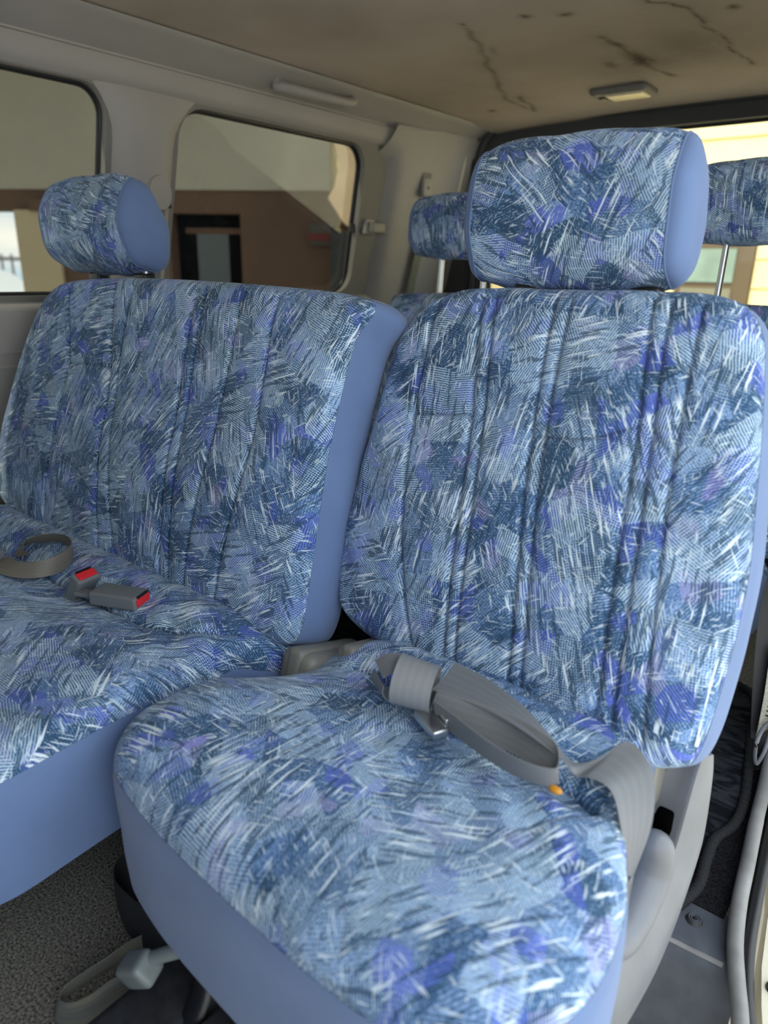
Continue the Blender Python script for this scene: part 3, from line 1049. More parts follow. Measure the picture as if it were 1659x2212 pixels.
cov = cover_from([(0.868, 0.362), (0.858, 0.335), (0.846, 0.290), (0.830, 0.240), (0.800, 0.202), (0.750, 0.182), (0.690, 0.183), (0.630, 0.198), (0.570, 0.222), (0.50, 0.240)],
                 [-0.185, -0.190, -0.200, -0.200, -0.200, -0.200, -0.200, -0.198, -0.196, -0.190],
                 [-0.150, -0.152, -0.153, -0.154, -0.155, -0.155, -0.156, -0.158, -0.160, -0.165],
                 [-0.144, -0.142, -0.140, -0.138, -0.138, -0.138, -0.140, -0.142, -0.145, -0.152], 'recliner_cover', P_GREY, seat, 0.075)
P_SHADE = plain('painted_shade', rgb(5, 5, 5), 1.0, spec=0.0)  # near-black that paints the shade of the gap and slot
def lever():
    P = catmull([(-0.168, 0.768, 0.290), (-0.169, 0.782, 0.255), (-0.170, 0.776, 0.222), (-0.171, 0.740, 0.200), (-0.172, 0.695, 0.196), (-0.174, 0.645, 0.206)], 8)
    rr = []
    n = len(P)
    for i in range(n):
        t = i / (n - 1)
        rr.append(0.0225 * math.sqrt(max(0.02, 1 - abs(2 * t - 1) ** 5)) + 0.001)
    V, F = tube_geo(P, rr, 16, 1.1, Vector((1, 0, 0)))
    return mesh('recliner_lever', V, F, P_GREY, cov, True, 60)
lever()
tube('lever_shadow', [(-0.184, 0.806, 0.290), (-0.190, 0.796, 0.264), (-0.194, 0.780, 0.234), (-0.198, 0.742, 0.214), (-0.200, 0.690, 0.210)], 0.0060, P_SHADE, cov, 8)  # black tube standing in for the shadow line beside the lever
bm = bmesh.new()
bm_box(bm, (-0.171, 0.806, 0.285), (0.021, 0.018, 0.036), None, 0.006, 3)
obj('lever_slot', bm, P_SHADE, cov, True, 50)  # black block standing in for the dark of the slot
# inner dark bracket between cushion and backrest, inner hinge cover
box('hinge_bracket', (-0.205, 0.845, 0.34), (0.03, 0.07, 0.12), P_GREY2, seat, bevel=0.008)
def hinge(name, x, y, z, parent, s=1.0, rx=0.0):
    bm = bmesh.new()
    bm_box(bm, (0, 0, 0), (0.060 * s, 0.17, 0.13), Matrix.Rotation(rx, 3, 'X'), 0.022, 5)
    bm_box(bm, (-0.002, -0.01, 0.01), (0.026 * s, 0.150, 0.124), Matrix.Rotation(rx, 3, 'X'), 0.010, 3)
    bmesh.ops.translate(bm, vec=(x, y, z), verts=bm.verts)
    return obj(name, bm, P_GREY2, parent, True, 60)
hinge('hinge_cover', -0.634, 0.785, 0.318, seat, 1.0, -0.25)
# steel seat frame and legs under the cushion
def seat_frame(parent, x0, x1, y0, y1, zt=0.21):
    bm = bmesh.new()
    for x in (x0, x1):
        bm_box(bm, (x, (y0 + y1) / 2, 0.028), (0.045, y1 - y0, 0.05), None, 0.006, 2)
        bm_box(bm, (x, y0 + 0.12, 0.12), (0.03, 0.06, zt - 0.05), None, 0.004, 2)
        bm_box(bm, (x, y1 - 0.08, 0.12), (0.03, 0.06, zt - 0.05), None, 0.004, 2)
    bm_box(bm, ((x0 + x1) / 2, y0 + 0.12, zt - 0.02), (x1 - x0, 0.04, 0.03), None, 0.004, 2)
    bm_box(bm, ((x0 + x1) / 2, y1 - 0.08, zt - 0.02), (x1 - x0, 0.04, 0.03), None, 0.004, 2)
    return obj('seat_frame', bm, P_BLACKM, parent, True, 50)
seat_frame(seat, -0.60, -0.27, 0.36, 0.82)
# slide rail cover, bracket and release knob in front
box('slide_rail_cover', (-0.615, 0.30, 0.045), (0.10, 0.20, 0.05), P_DUST, seat, bevel=0.018)
tube('slide_bracket', [(-0.585, 0.400, 0.17), (-0.570, 0.375, 0.10), (-0.560, 0.34, 0.05), (-0.50, 0.33, 0.03)], 0.016, P_BLACKM, seat, 10, 0.5)
tube('slide_bracket', [(-0.52, 0.40, 0.17), (-0.50, 0.375, 0.11), (-0.47, 0.35, 0.03)], 0.010, P_BLACKM, seat, 10, 0.7)
box('slide_rail', (-0.44, 0.36, 0.05), (0.22, 0.06, 0.05), METAL_D, seat, bevel=0.006)
arm = tube('slide_release_arm', [(-0.640, 0.325, 0.125), (-0.60, 0.345, 0.155), (-0.54, 0.38, 0.19)], 0.009, P_KNOB, seat, 10, 1.0)
bm = bmesh.new()
bm_box(bm, (-0.628, 0.325, 0.128), (0.046, 0.034, 0.036), Matrix.Rotation(-0.50, 3, 'Y') @ Matrix.Rotation(0.35, 3, 'X') @ Matrix.Rotation(0.2, 3, 'Z'), 0.009, 4)
kn = obj('release_knob', bm, P_KNOB, arm, True, 60)
kn['label'] = 'grey moulded knob with worn mark'

# ---- bench on the far side
bench = empty('bench_seat', (-1.24, 0.5, 0.0), 'wide blue patterned bench seat by the side windows, two red-button buckles on it', 'seat')
k_out = [(-1.700, 0.175), (-1.30, 0.165), (-0.98, 0.165), (-0.83, 0.180), (-0.785, 0.235), (-0.778, 0.33), (-0.778, 0.50), (-0.775, 0.60), (-0.740, 0.665), (-0.728, 0.72),
         (-0.78, 0.750), (-1.25, 0.76), (-1.66, 0.75), (-1.72, 0.70), (-1.735, 0.45), (-1.73, 0.23)]
def k_extra(x, y, D):
    h = 0.012 * np.exp(-((y - 0.64) / 0.05) ** 2)
    h -= 0.014 * np.exp(-((y - 0.53) / 0.05) ** 2) * np.exp(-((x + 1.15) / 0.22) ** 2)
    h += 0.008 * np.exp(-((y - 0.40) / 0.10) ** 2)
    h -= 0.030 * np.clip((x + 0.86) / 0.12, 0, 1) ** 2 * np.clip((y - 0.52) / 0.12, 0, 1)
    h += 0.0018 * np.sin((x + y) * 70) * np.exp(-((y - 0.58) / 0.08) ** 2)
    return h
pad('cushion', 'cushion_side_cloth', k_out, (0, 3, 9, 13), ((0, 0, 0.392), (1, 0, 0), (0, 1, 0), (0, 0, 1)), bench, FAB, CLOTH, 300, 190,
    r=0.028, bulge=0.022, bl=0.07, seams=[([(-1.60, 0.565), (-1.30, 0.558), (-1.05, 0.556), (-0.93, 0.560), (-0.86, 0.585), (-0.80, 0.64)], 0.015, 0.014)],
    extra=k_extra, T=0.170, uvo=(7.0, 4.0), uvrot=-0.4, skirt_off=lambda t: 0.004 + 0.006 * math.sin(t * 3.1) - 0.004 * t)
bb_out = [(-1.700, 0.010), (-1.55, -0.022), (-1.25, -0.028), (-0.85, -0.028), (-0.748, -0.018), (-0.722, 0.020), (-0.728, 0.113), (-0.742, 0.280), (-0.742, 0.420), (-0.735, 0.480), (-0.712, 0.528),
          (-0.76, 0.545), (-0.90, 0.553), (-1.15, 0.558), (-1.40, 0.556), (-1.58, 0.545), (-1.645, 0.525), (-1.690, 0.480), (-1.725, 0.40), (-1.755, 0.27), (-1.765, 0.15), (-1.745, 0.055)]
bs = b_seams([
    [(-1.560, 0.520), (-1.500, 0.40), (-1.484, 0.30), (-1.483, 0.01)],
    [(-1.385, 0.535), (-1.330, 0.367), (-1.300, 0.20), (-1.266, 0.01)],
    [(-1.320, 0.535), (-1.290, 0.308), (-1.230, 0.08), (-1.205, 0.01)],
    [(-1.115, 0.535), (-1.090, 0.30), (-1.060, 0.01)],
    [(-1.090, 0.535), (-1.062, 0.30), (-1.033, 0.01)],
    [(-0.985, 0.535), (-0.975, 0.30), (-0.990, 0.01)],
    [(-0.900, 0.530), (-0.880, 0.30), (-0.892, 0.12), (-0.905, 0.01)]], 0.009)
bs += b_seams([[(-1.490, 0.361), (-1.420, 0.366), (-1.330, 0.367)]], 0.005)
pad('backrest', 'backrest_side_cloth', bb_out, (0, 4, 10, 16), frame_back(0.680, 0.40, 0.33), bench, FAB, CLOTH, 340, 210,
    r=0.022, bulge=0.018, bl=0.05, seams=bs, extra=lambda x, y, D: 0.010 * np.exp(-((y - 0.18) / 0.12) ** 2) * np.clip(D / 0.1, 0, 1), T=0.104, top_fabric=True, uvo=(11.0, 3.0))
hp2 = [(a, 1.020 + (b - 1.020) * 1.10) for a, b in [(0.888, 1.112), (0.858, 1.062), (0.857, 0.998), (0.888, 0.952), (0.930, 0.934), (0.972, 0.943), (0.988, 0.985), (0.982, 1.035), (0.955, 1.083), (0.922, 1.114)]]
headrest(bench, -1.700, -1.385, hp2, FAB, CLOTH, uvo=(14.0, 2.0), posts=[(-1.580, 0.925, 0.922, 0.945, 0.006), (-1.400, 0.925, 0.922, 0.945, 0.006)])
hinge('hinge_cover', -0.700, 0.735, 0.305, bench, 1.15, -0.3)
hinge('hinge_cover', -1.79, 0.73, 0.345, bench, 1.0, -0.3)
seat_frame(bench, -1.62, -1.08, 0.34, 0.70)

# ---- front row, unseen, added to block light from the front
front = empty('added_front_row', (-0.85, -0.9, 0.0), 'unseen front-row bench seat added to block light from the front, blue patterned cloth', 'seat')
pad('backrest', 'backrest_side_cloth', [(-1.66, 0.0), (-1.1, -0.02), (-0.5, -0.02), (-0.10, 0.0), (-0.06, 0.05), (-0.06, 0.35), (-0.08, 0.60), (-0.13, 0.64), (-0.85, 0.65), (-1.60, 0.64), (-1.66, 0.60), (-1.68, 0.35), (-1.68, 0.06)],
    (0, 3, 7, 10), frame_back(-0.80, 0.42, 0.20), front, FAB_D, CLOTH, 60, 40, r=0.03, bulge=0.015, T=0.12, uvo=(27.0, 5.0))
pad('cushion', 'cushion_side_cloth', [(-1.62, -1.32), (-0.85, -1.33), (-0.10, -1.32), (-0.06, -1.26), (-0.06, -0.80), (-0.10, -0.74), (-0.85, -0.73), (-1.62, -0.74), (-1.67, -0.8), (-1.67, -1.26)], (0, 2, 5, 7),
    ((0, 0, 0.42), (1, 0, 0), (0, 1, 0), (0, 0, 1)), front, FAB_D, CLOTH, 60, 40, r=0.03, bulge=0.02, T=0.36, uvo=(30.0, 5.0))

# ---- third row: bench with two raised headrests
third = empty('rear_row_seat', (-0.85, 1.7, 0.0), 'shaded third-row seat behind, same blue pattern, two raised headrests', 'seat')
t_out = [(-1.40, 0.0), (-1.1, -0.02), (-0.5, -0.02), (-0.15, 0.0), (-0.10, 0.05), (-0.10, 0.25), (-0.12, 0.45), (-0.17, 0.515),
         (-0.3, 0.53), (-0.85, 0.535), (-1.33, 0.525), (-1.40, 0.50), (-1.435, 0.44), (-1.445, 0.25), (-1.435, 0.06)]
pad('backrest', 'backrest_side_cloth', t_out, (0, 3, 7, 11), frame_back(1.62, 0.395, 0.33), third, FAB_D, CLOTH, 120, 60,
    r=0.03, bulge=0.015, bl=0.05, seams=[], T=0.10, top_fabric=True, uvo=(17.0, 5.0))
pad('cushion', 'cushion_side_cloth', [(-1.40, 1.20), (-0.8, 1.18), (-0.30, 1.20), (-0.24, 1.27), (-0.24, 1.60), (-0.28, 1.68), (-0.8, 1.70), (-1.40, 1.68), (-1.44, 1.6), (-1.44, 1.27)], (0, 2, 5, 7),
    ((0, 0, 0.36), (1, 0, 0), (0, 1, 0), (0, 0, 1)), third, FAB_D, CLOTH, 80, 40, r=0.03, bulge=0.02, T=0.15, uvo=(20.0, 5.0))
seat_frame(third, -1.30, -0.35, 1.28, 1.66)
for hx0, hx1, dz in ((-1.335, -1.04, 0.0), (-0.565, -0.24, 0.035)):
    hx0, hx1 = hx0 + 0.02, hx1 + 0.02
    h3 = [(1.775, 1.145 + dz), (1.752, 1.10 + dz), (1.750, 1.03 + dz), (1.770, 0.992 + dz), (1.81, 0.980 + dz), (1.85, 0.99 + dz), (1.865, 1.03 + dz), (1.86, 1.09 + dz), (1.83, 1.145 + dz), (1.80, 1.155 + dz)]
    headrest(third, hx0, hx1, h3, FAB_D, CLOTH, uvo=(23.0 + hx0, 1.0), guide=False,
             posts=[(hx0 + 0.075, 1.800, 0.86, 1.02, 0.010), (hx1 - 0.075, 1.800, 0.86, 1.02, 0.010)])

# ------------------------------------------------------------------ BELTS AND BUCKLES
lap = empty('lap_belt', (-0.33, 0.65, 0.415), 'grey lap belt coiled on the single seat, metal tongue and rolled end', 'seat belt')
# anchor strap: rises from the gap by the recliner, folds over and crosses the cushion
A_out = [(-0.158, 0.648, 0.330), (-0.154, 0.672, 0.392), (-0.172, 0.706, 0.428), (-0.206, 0.722, 0.438), (-0.224, 0.686, 0.428), (-0.248, 0.668, 0.422), (-0.287, 0.684, 0.432), (-0.335, 0.708, 0.438), (-0.399, 0.728, 0.440), (-0.450, 0.730, 0.444)]
A_in = [(-0.164, 0.640, 0.330), (-0.176, 0.638, 0.392), (-0.196, 0.652, 0.420), (-0.222, 0.652, 0.424), (-0.236, 0.650, 0.420), (-0.252, 0.648, 0.434), (-0.290, 0.648, 0.446), (-0.341, 0.656, 0.448), (-0.390, 0.656, 0.448), (-0.431, 0.648, 0.450)]
ribbon('strap', A_out, A_in, WEB, lap, sag=0.002)
# standing flattened loop
Bc = [(-0.425, 0.640), (-0.371, 0.650), (-0.325, 0.656), (-0.290, 0.652), (-0.264, 0.644), (-0.248, 0.630), (-0.257, 0.615), (-0.284, 0.608), (-0.329, 0.612), (-0.377, 0.624), (-0.415, 0.632)]
lo, up_ = [], []
for i, (x, y) in enumerate(Bc):
    t = i / (len(Bc) - 1)
    lean = 0.012 if t < 0.5 else -0.004
    hgt = 0.036 - 0.010 * (1 - abs(2 * t - 1))
    lo.append((x, y - lean, 0.4155))
    up_.append((x, y + lean, 0.4155 + hgt))
ribbon('belt_loop', lo, up_, WEB, lap)
# rolled end: the strap spirals around a short axis
def coil(name, cen, axis, r, turns, width, shift, start, mat, parent, flat=0.8):
    ax = Vector(axis).normalized()
    u = ax.cross(Vector((0, 0, 1))).normalized()
    w = u.cross(ax).normalized()
    A, B = [], []
    n = int(14 * turns)
    for i in range(n + 1):
        t = i / n
        a = start + 2 * math.pi * turns * t
        rr = r * (1 - 0.10 * t)
        p = Vector(cen) + u * (math.cos(a) * rr) + w * (math.sin(a) * rr * flat) + ax * (shift * t)
        A.append(p)
        B.append(p + ax * width + u * 0.006 * math.sin(a))
    return ribbon(name, A, B, mat, parent, per=3)
coil('rolled_end', (-0.475, 0.640, 0.452), (0.86, 0.30, -0.10), 0.037, 1.15, 0.052, -0.010, 3.9, WEB_L, lap, 0.85)
coil('rolled_end', (-0.505, 0.655, 0.446), (0.80, -0.45, -0.05), 0.031, 0.95, 0.040, 0.006, 0.8, WEB, lap, 0.85)
# metal tongue
bm = bmesh.new()
R3 = Matrix.Rotation(-0.45, 3, 'Z')
bm_box(bm, (-0.412, 0.620, 0.424), (0.052, 0.022, 0.012), R3, 0.003, 3)
tg = obj('belt_tongue', bm, METAL, lap, True, 50)
bm = bmesh.new()
bm_box(bm, (-0.409, 0.634, 0.430), (0.040, 0.006, 0.012), R3, 0.0025, 3)
obj('slider_bar', bm, METAL, tg, True, 50)
# lower anchor bracket
box('anchor_bracket', (-0.163, 0.630, 0.300), (0.010, 0.045, 0.055), METAL_D, lap, bevel=0.002)
# orange bead
bm = bmesh.new()
bmesh.ops.create_uvsphere(bm, u_segments=14, v_segments=10, radius=0.006)
bmesh.ops.scale(bm, vec=(1.4, 0.9, 0.7), verts=bm.verts)
bmesh.ops.translate(bm, vec=(-0.246, 0.622, 0.4135), verts=bm.verts)
tag(obj('orange_bead', bm, ORANGE, None, True), 'tiny orange bead in the crease of the single seat cushion', 'bead')

# buckles on the bench
def buckle(name, loc, ang, label, tiltx=0.0):
    t = empty(name, loc, label, 'buckle', None)
    R = Matrix.Rotation(ang, 3, 'Z') @ Matrix.Rotation(tiltx, 3, 'Y')
    def part(n_, c, s, mat, bev, par):
        bm = bmesh.new()
        bm_box(bm, (0, 0, 0), s, None, bev, 4)
        bmesh.ops.translate(bm, vec=c, verts=bm.verts)
        bmesh.ops.rotate(bm, cent=(0, 0, 0), matrix=R, verts=bm.verts)
        bmesh.ops.translate(bm, vec=loc, verts=bm.verts)
        return obj(n_, bm, mat, par, True, 50)
    b = part('buckle_body', (0, 0, 0.013), (0.088, 0.046, 0.024), P_BUCK, 0.0055, t)
    part('release_button', (0.0415, 0, 0.014), (0.010, 0.036, 0.015), P_RED, 0.0025, t)
    part('buckle_stalk', (-0.058, 0, 0.010), (0.05, 0.022, 0.008), P_BUCK, 0.003, t)
    part('tongue_slot', (0.0445, 0, 0.0235), (0.006, 0.030, 0.0025), P_BLACK, 0.0008, t)
    return t
buckle('belt_buckle', (-1.018, 0.572, 0.408), 0.42, 'grey buckle with red release button end facing the single seat, nearer one')
buckle('belt_buckle', (-1.105, 0.556, 0.400), 0.15, 'grey buckle with red button standing in the crease behind the nearer one', -1.0)

# far lap belt on the bench
lb = empty('lap_belt', (-1.28, 0.56, 0.41), 'grey belt bent in a loop on the far end of the bench', 'seat belt')
cpts = [(-1.330, 0.512), (-1.290, 0.500), (-1.245, 0.507), (-1.212, 0.530), (-1.205, 0.565), (-1.235, 0.608), (-1.290, 0.630), (-1.345, 0.620), (-1.370, 0.585), (-1.345, 0.556), (-1.318, 0.552)]
lo, up_ = [], []
for i, (x, y) in enumerate(cpts):
    t = i / (len(cpts) - 1)
    s = 0.5 - 0.5 * math.cos(2 * math.pi * t)
    out = Vector((x + 1.28, y - 0.56, 0)).normalized()
    w = 0.040
    lo.append(Vector((x, y, 0.414)) + out * (0.012 * (1 - s)))
    up_.append(Vector((x, y, 0.414 + w * (0.35 + 0.5 * s))) + out * (-w * 0.6 * (1 - s)))
ribbon('strap', lo, up_, make_webbing('taupe_webbing', rgb(124, 118, 108)), lb)
bm = bmesh.new()
bm_box(bm, (-1.352, 0.500, 0.428), (0.060, 0.040, 0.018), Matrix.Rotation(0.2, 3, 'Z'), 0.004, 3)
tg = obj('belt_tongue', bm, P_BUCK, lb, True, 50)
bm = bmesh.new()
bm_box(bm, (-1.335, 0.490, 0.424), (0.050, 0.008, 0.006), Matrix.Rotation(0.2, 3, 'Z'), 0.002, 3)
obj('slider_bar', bm, METAL, tg, True, 50)

# belt loop lying on the carpet and the black doubled-over strap
fb = empty('floor_belt', (-0.77, 0.33, 0.0), 'worn grey belt loop lying on the carpet under the single seat front corner', 'seat belt')
Fc = [(-0.690, 0.450), (-0.728, 0.420), (-0.745, 0.385), (-0.755, 0.345), (-0.762, 0.305), (-0.762, 0.278), (-0.748, 0.262), (-0.724, 0.268), (-0.708, 0.292), (-0.700, 0.325), (-0.690, 0.370)]
lo, up_ = [], []
for i, (x, y) in enumerate(Fc):
    t = i / (len(Fc) - 1)
    lo.append((x + 0.006 * t, y, 0.006))
    out = Vector((x + 0.725, y - 0.33, 0)).normalized()
    up_.append((x - out.x * 0.010, y - out.y * 0.010, 0.036 + 0.005 * math.sin(t * 9)))
ribbon('strap', lo, up_, WEB_S, fb)
hs = empty('doubled_strap', (-0.80, 0.45, 0.0), 'black webbing doubled over on the carpet behind the front corner of the single seat', 'strap')
Hc = [(-0.66, 0.470), (-0.760, 0.470), (-0.815, 0.455), (-0.838, 0.430), (-0.825, 0.405), (-0.785, 0.392), (-0.66, 0.400)]
lo = [(x + 0.018, y, 0.012) for x, y in Hc]
up_ = [(x - 0.004, y + 0.004, 0.088) for x, y in Hc]
ribbon('folded_strap', lo, up_, WEB_D, hs, sag=-0.004)

# ------------------------------------------------------------------ DOOR SIDE: step well, sill, mat, hanging belt
step_V, step_F = [], []
yz = [(1.01, 0.001), (0.965, 0.004), (0.930, 0.005), (0.915, 0.004), (0.905, -0.002), (0.898, -0.014), (0.885, -0.05), (0.860, -0.12), (0.845, -0.165), (0.825, -0.19), (0.79, -0.20), (0.60, -0.205), (0.2, -0.205)]
xs = np.linspace(-0.34, -0.055, 24)
for (y, z) in yz:
    for x in xs:
        x = min(x, float(np.interp(y, [0.77, 0.85, 0.95, 1.03], [-0.014, -0.040, -0.078, -0.096])))
        e = max(0, (x + 0.10) / 0.045)
        step_V.append((x, y - 0.10 * max(0, -0.16 - x) ** 1 * 0.3, z + 0.012 * e * e))
m = len(xs)
for i in range(len(yz) - 1):
    for k in range(m - 1):
        step_F.append((i * m + k, (i + 1) * m + k, (i + 1) * m + k + 1, i * m + k + 1))
st_ = mesh('trim_9', step_V, step_F, P_STEP, None, True, 60)
struct(st_)
# ridge lip
tube('step_lip', [(-0.20, 0.905, -0.003), (-0.159, 0.912, 0.000), (-0.120, 0.914, 0.001), (-0.094, 0.914, 0.003), (-0.080, 0.912, 0.006)], 0.005, P_SCUFF, st_, 8, 0.7)
# floor clip with rings
clip = empty('floor_clip', (-0.136, 0.966, 0.004), 'round black trim clip pressed into the plastic step panel', 'clip')
bm = bmesh.new()
bmesh.ops.create_cone(bm, cap_ends=True, segments=28, radius1=0.013, radius2=0.010, depth=0.004)
bmesh.ops.translate(bm, vec=(-0.136, 0.966, 0.0065), verts=bm.verts)
obj('clip_washer', bm, P_DUST, clip, True, 40)
for rr in (0.0085, 0.0055):
    pts = [Vector((-0.136 + rr * math.cos(a), 0.966 + rr * math.sin(a), 0.0088)) for a in [2 * math.pi * k / 24 for k in range(24)]]
    V, F = tube_geo(pts, 0.0008, 6, 1.0, Vector((0, 0, 1)), True)
    mesh('clip_ring', V, F, P_STEP, clip)
bm = bmesh.new()
bm_box(bm, (-0.136, 0.966, 0.0090), (0.006, 0.0016, 0.002), None, 0.0004, 1)
bm_box(bm, (-0.136, 0.966, 0.0090), (0.0016, 0.006, 0.002), None, 0.0004, 1)
obj('clip_cross', bm, P_BLACK, clip, True, 40)

# grey scuff moulding along the door opening, black weather strip, painted sill
bar = [(-0.137, 1.62, 0.22), (-0.136, 1.52, 0.10), (-0.130, 1.411, 0.036), (-0.122, 1.328, 0.026), (-0.113, 1.225, 0.024), (-0.102, 1.122, 0.024), (-0.093, 1.032, 0.022), (-0.080, 0.954, 0.018), (-0.064, 0.899, 0.012), (-0.048, 0.852, 0.008), (-0.036, 0.812, 0.004), (-0.022, 0.772, 0.0), (0.0, 0.70, 0.0)]
struct(tube('trim_10', [(p[0] + 0.004, p[1], p[2]) for p in bar], 0.0118, P_SCUFF, None, 16, 1.0))
ws_ = [(-0.108, 1.60, 0.21), (-0.106, 1.50, 0.09), (-0.101, 1.40, 0.02), (-0.090, 1.299, 0.004), (-0.078, 1.178, 0.002), (-0.067, 1.062, 0.000), (-0.056, 0.964, 0.0), (-0.042, 0.898, -0.004), (-0.026, 0.843, -0.006), (-0.010, 0.803, -0.008), (0.02, 0.72, -0.01)]
struct(tube('trim_11', [(p[0] - 0.003, p[1], p[2] + 0.005) for p in ws_], 0.0105, P_BLACK, None, 12, 1.0))
bm = bmesh.new()
sp = [(-0.100, 1.60), (-0.096, 1.299), (-0.074, 1.178), (-0.062, 1.062), (-0.050, 0.964), (-0.036, 0.898), (-0.022, 0.843), (-0.004, 0.803), (0.03, 0.72), (0.25, 0.62), (0.25, 1.60)]
f = bm.faces.new([bm.verts.new((x + 0.013, y, -0.012)) for x, y in sp])
r_ = bmesh.ops.extrude_face_region(bm, geom=[f])
bmesh.ops.translate(bm, vec=(0, 0, -0.10), verts=[g for g in r_['geom'] if isinstance(g, bmesh.types.BMVert)])
struct(obj('trim_12', bm, PAINT))
sb = empty('sill_bolt', (-0.014, 0.937, -0.012), 'round bolt with dark washer on the cream painted sill', 'bolt')
bm = bmesh.new()
bmesh.ops.create_cone(bm, cap_ends=True, segments=28, radius1=0.0125, radius2=0.0115, depth=0.004)
bmesh.ops.translate(bm, vec=(-0.014, 0.937, -0.010), verts=bm.verts)
obj('washer', bm, P_BLACK, sb, True, 40)
bm = bmesh.new()
bmesh.ops.create_cone(bm, cap_ends=True, segments=6, radius1=0.0080, radius2=0.0070, depth=0.006)
bmesh.ops.translate(bm, vec=(-0.014, 0.937, -0.006), verts=bm.verts)
obj('bolt_head', bm, METAL_D, sb)

# dark patterned mat with braided edge
mt = empty('floor_mat', (-0.3, 1.2, 0.0), 'dark patterned floor mat with black braided edge beside the door sill', 'mat')
edge = [(-0.42, 0.88), (-0.30, 0.89), (-0.225, 0.905), (-0.193, 0.921), (-0.172, 0.951), (-0.160, 0.982), (-0.150, 1.031), (-0.156, 1.100), (-0.157, 1.155), (-0.140, 1.215), (-0.143, 1.305), (-0.170, 1.461), (-0.205, 1.66), (-0.26, 1.72), (-0.42, 1.74)]
E = catmull([(a, b, 0) for a, b in edge], 6)
bm = bmesh.new()
f = bm.faces.new([bm.verts.new((v.x, v.y, 0.010)) for v in E] + [bm.verts.new((-1.6, 1.74, 0.010)), bm.verts.new((-1.6, 0.88, 0.010))])
r_ = bmesh.ops.extrude_face_region(bm, geom=[f])
bmesh.ops.translate(bm, vec=(0, 0, -0.009), verts=[g for g in r_['geom'] if isinstance(g, bmesh.types.BMVert)])
obj('mat_cloth', bm, MATC, mt)
# braided rope: ridged tube
P = catmull([(a, b, 0.013) for a, b in edge], 34)
rr = [0.0092 + 0.0010 * math.sin(i * 1.25) for i in range(len(P))]
V, F = tube_geo(P, rr, 12, 0.85)
mesh('braided_edge', V, F, plain('braid_yarn', rgb(30, 30, 32), 0.9, var=0.4, vscale=300), mt)
struct(box('trim_13', (-0.172, 1.31, 0.002), (0.142, 0.62, 0.004), CARPET_D))

# hanging belt of the third row by the door
hb_ = empty('third_row_belt', (-0.17, 1.5, 0.0), 'black belt with white printed care label hanging beside the door sill', 'seat belt')
ribbon('strap', [(-0.205, 1.48, 0.42), (-0.212, 1.50, 0.32), (-0.200, 1.50, 0.18), (-0.180, 1.50, 0.03), (-0.160, 1.46, -0.0), (-0.150, 1.40, 0.012)],
       [(-0.165, 1.50, 0.42), (-0.172, 1.52, 0.32), (-0.160, 1.52, 0.18), (-0.140, 1.52, 0.03), (-0.125, 1.48, 0.01), (-0.118, 1.42, 0.02)], WEB_D, hb_)
lab = ribbon('care_label', [(-0.176, 1.491, 0.23), (-0.170, 1.491, 0.13), (-0.168, 1.491, 0.03)], [(-0.140, 1.510, 0.26), (-0.136, 1.510, 0.15), (-0.150, 1.510, 0.05)],
             plain('label_print', rgb(186, 182, 166), 0.8, var=0.25, vscale=160), hb_, th=0.001)
for i in range(9):
    z = 0.085 + i * 0.011
    bm = bmesh.new()
    bm_box(bm, (-0.158, 1.4965, z), (0.018 + 0.006 * (i % 3 == 0), 0.0012, 0.0026), Matrix.Identity(3), 0.0, 1)
    o = obj('label_print_line', bm, P_BLACK, lab)
tube('belt_guide', [(-0.150, 1.36, 0.10), (-0.146, 1.40, 0.12), (-0.140, 1.44, 0.10), (-0.140, 1.42, 0.05), (-0.146, 1.38, 0.04)], 0.004, P_GREY, hb_, 10, 0.6, closed=True)

# ------------------------------------------------------------------ fittings on the far wall and ceiling
def assist_grip(name, y0, y1, label):
    g = empty(name, (-1.60, (y0 + y1) / 2, 1.44), label, 'handle', 'assist grips on the far roof rail')
    dx = 0.0
    pts = [(-1.630, y0, 1.418), (-1.612, y0 + 0.01, 1.416), (-1.596, y0 + 0.05, 1.414), (-1.582, (y0 + y1) / 2, 1.412), (-1.580, y1 - 0.06, 1.414), (-1.592, y1 - 0.012, 1.424), (-1.612, y1, 1.436)]
    V, F = tube_geo(catmull(pts, 8), [0.018 - 0.005 * (i / 48) for i in range(49)], 14, 0.85)
    b = mesh('grip_bar', V, F, P_TRIM, g)
    for y in (y0 + 0.012, y1 - 0.012):
        bm = bmesh.new()
        bm_box(bm, (-1.632, y, 1.430), (0.040, 0.045, 0.028), Matrix.Rotation(0.55, 3, 'Y'), 0.010, 4)
        obj('grip_mount', bm, P_TRIM, g, True, 60)
assist_grip('assist_grip', 1.535, 1.825, 'grey plastic assist grip on the roof rail above the rear side window')
assist_grip('assist_grip', 0.45, 0.74, 'grey assist grip on the roof rail at the top left corner')

# upper belt anchor on the pillar
an = empty('belt_anchor', (wx(1.12) + 0.03, 1.195, 1.12), 'round grey belt anchor cover on the pillar between the side windows', 'anchor')
bm = bmesh.new()
bmesh.ops.create_cone(bm, cap_ends=True, segments=36, radius1=0.048, radius2=0.040, depth=0.016)
bmesh.ops.scale(bm, vec=(1, 0.80, 1), verts=bm.verts)
bmesh.ops.rotate(bm, cent=(0, 0, 0), matrix=Matrix.Rotation(math.pi / 2, 3, 'Y'), verts=bm.verts)
bmesh.ops.translate(bm, vec=(wx(1.12) + 0.038, 1.190, 1.125), verts=bm.verts)
cv = obj('anchor_cover', bm, P_TRIM, an, True, 40)
bm = bmesh.new()
bm_box(bm, (wx(1.09) + 0.050, 1.200, 1.095), (0.006, 0.040, 0.010), None, 0.002, 2)
obj('belt_slot', bm, P_BLACK, cv, True, 40)
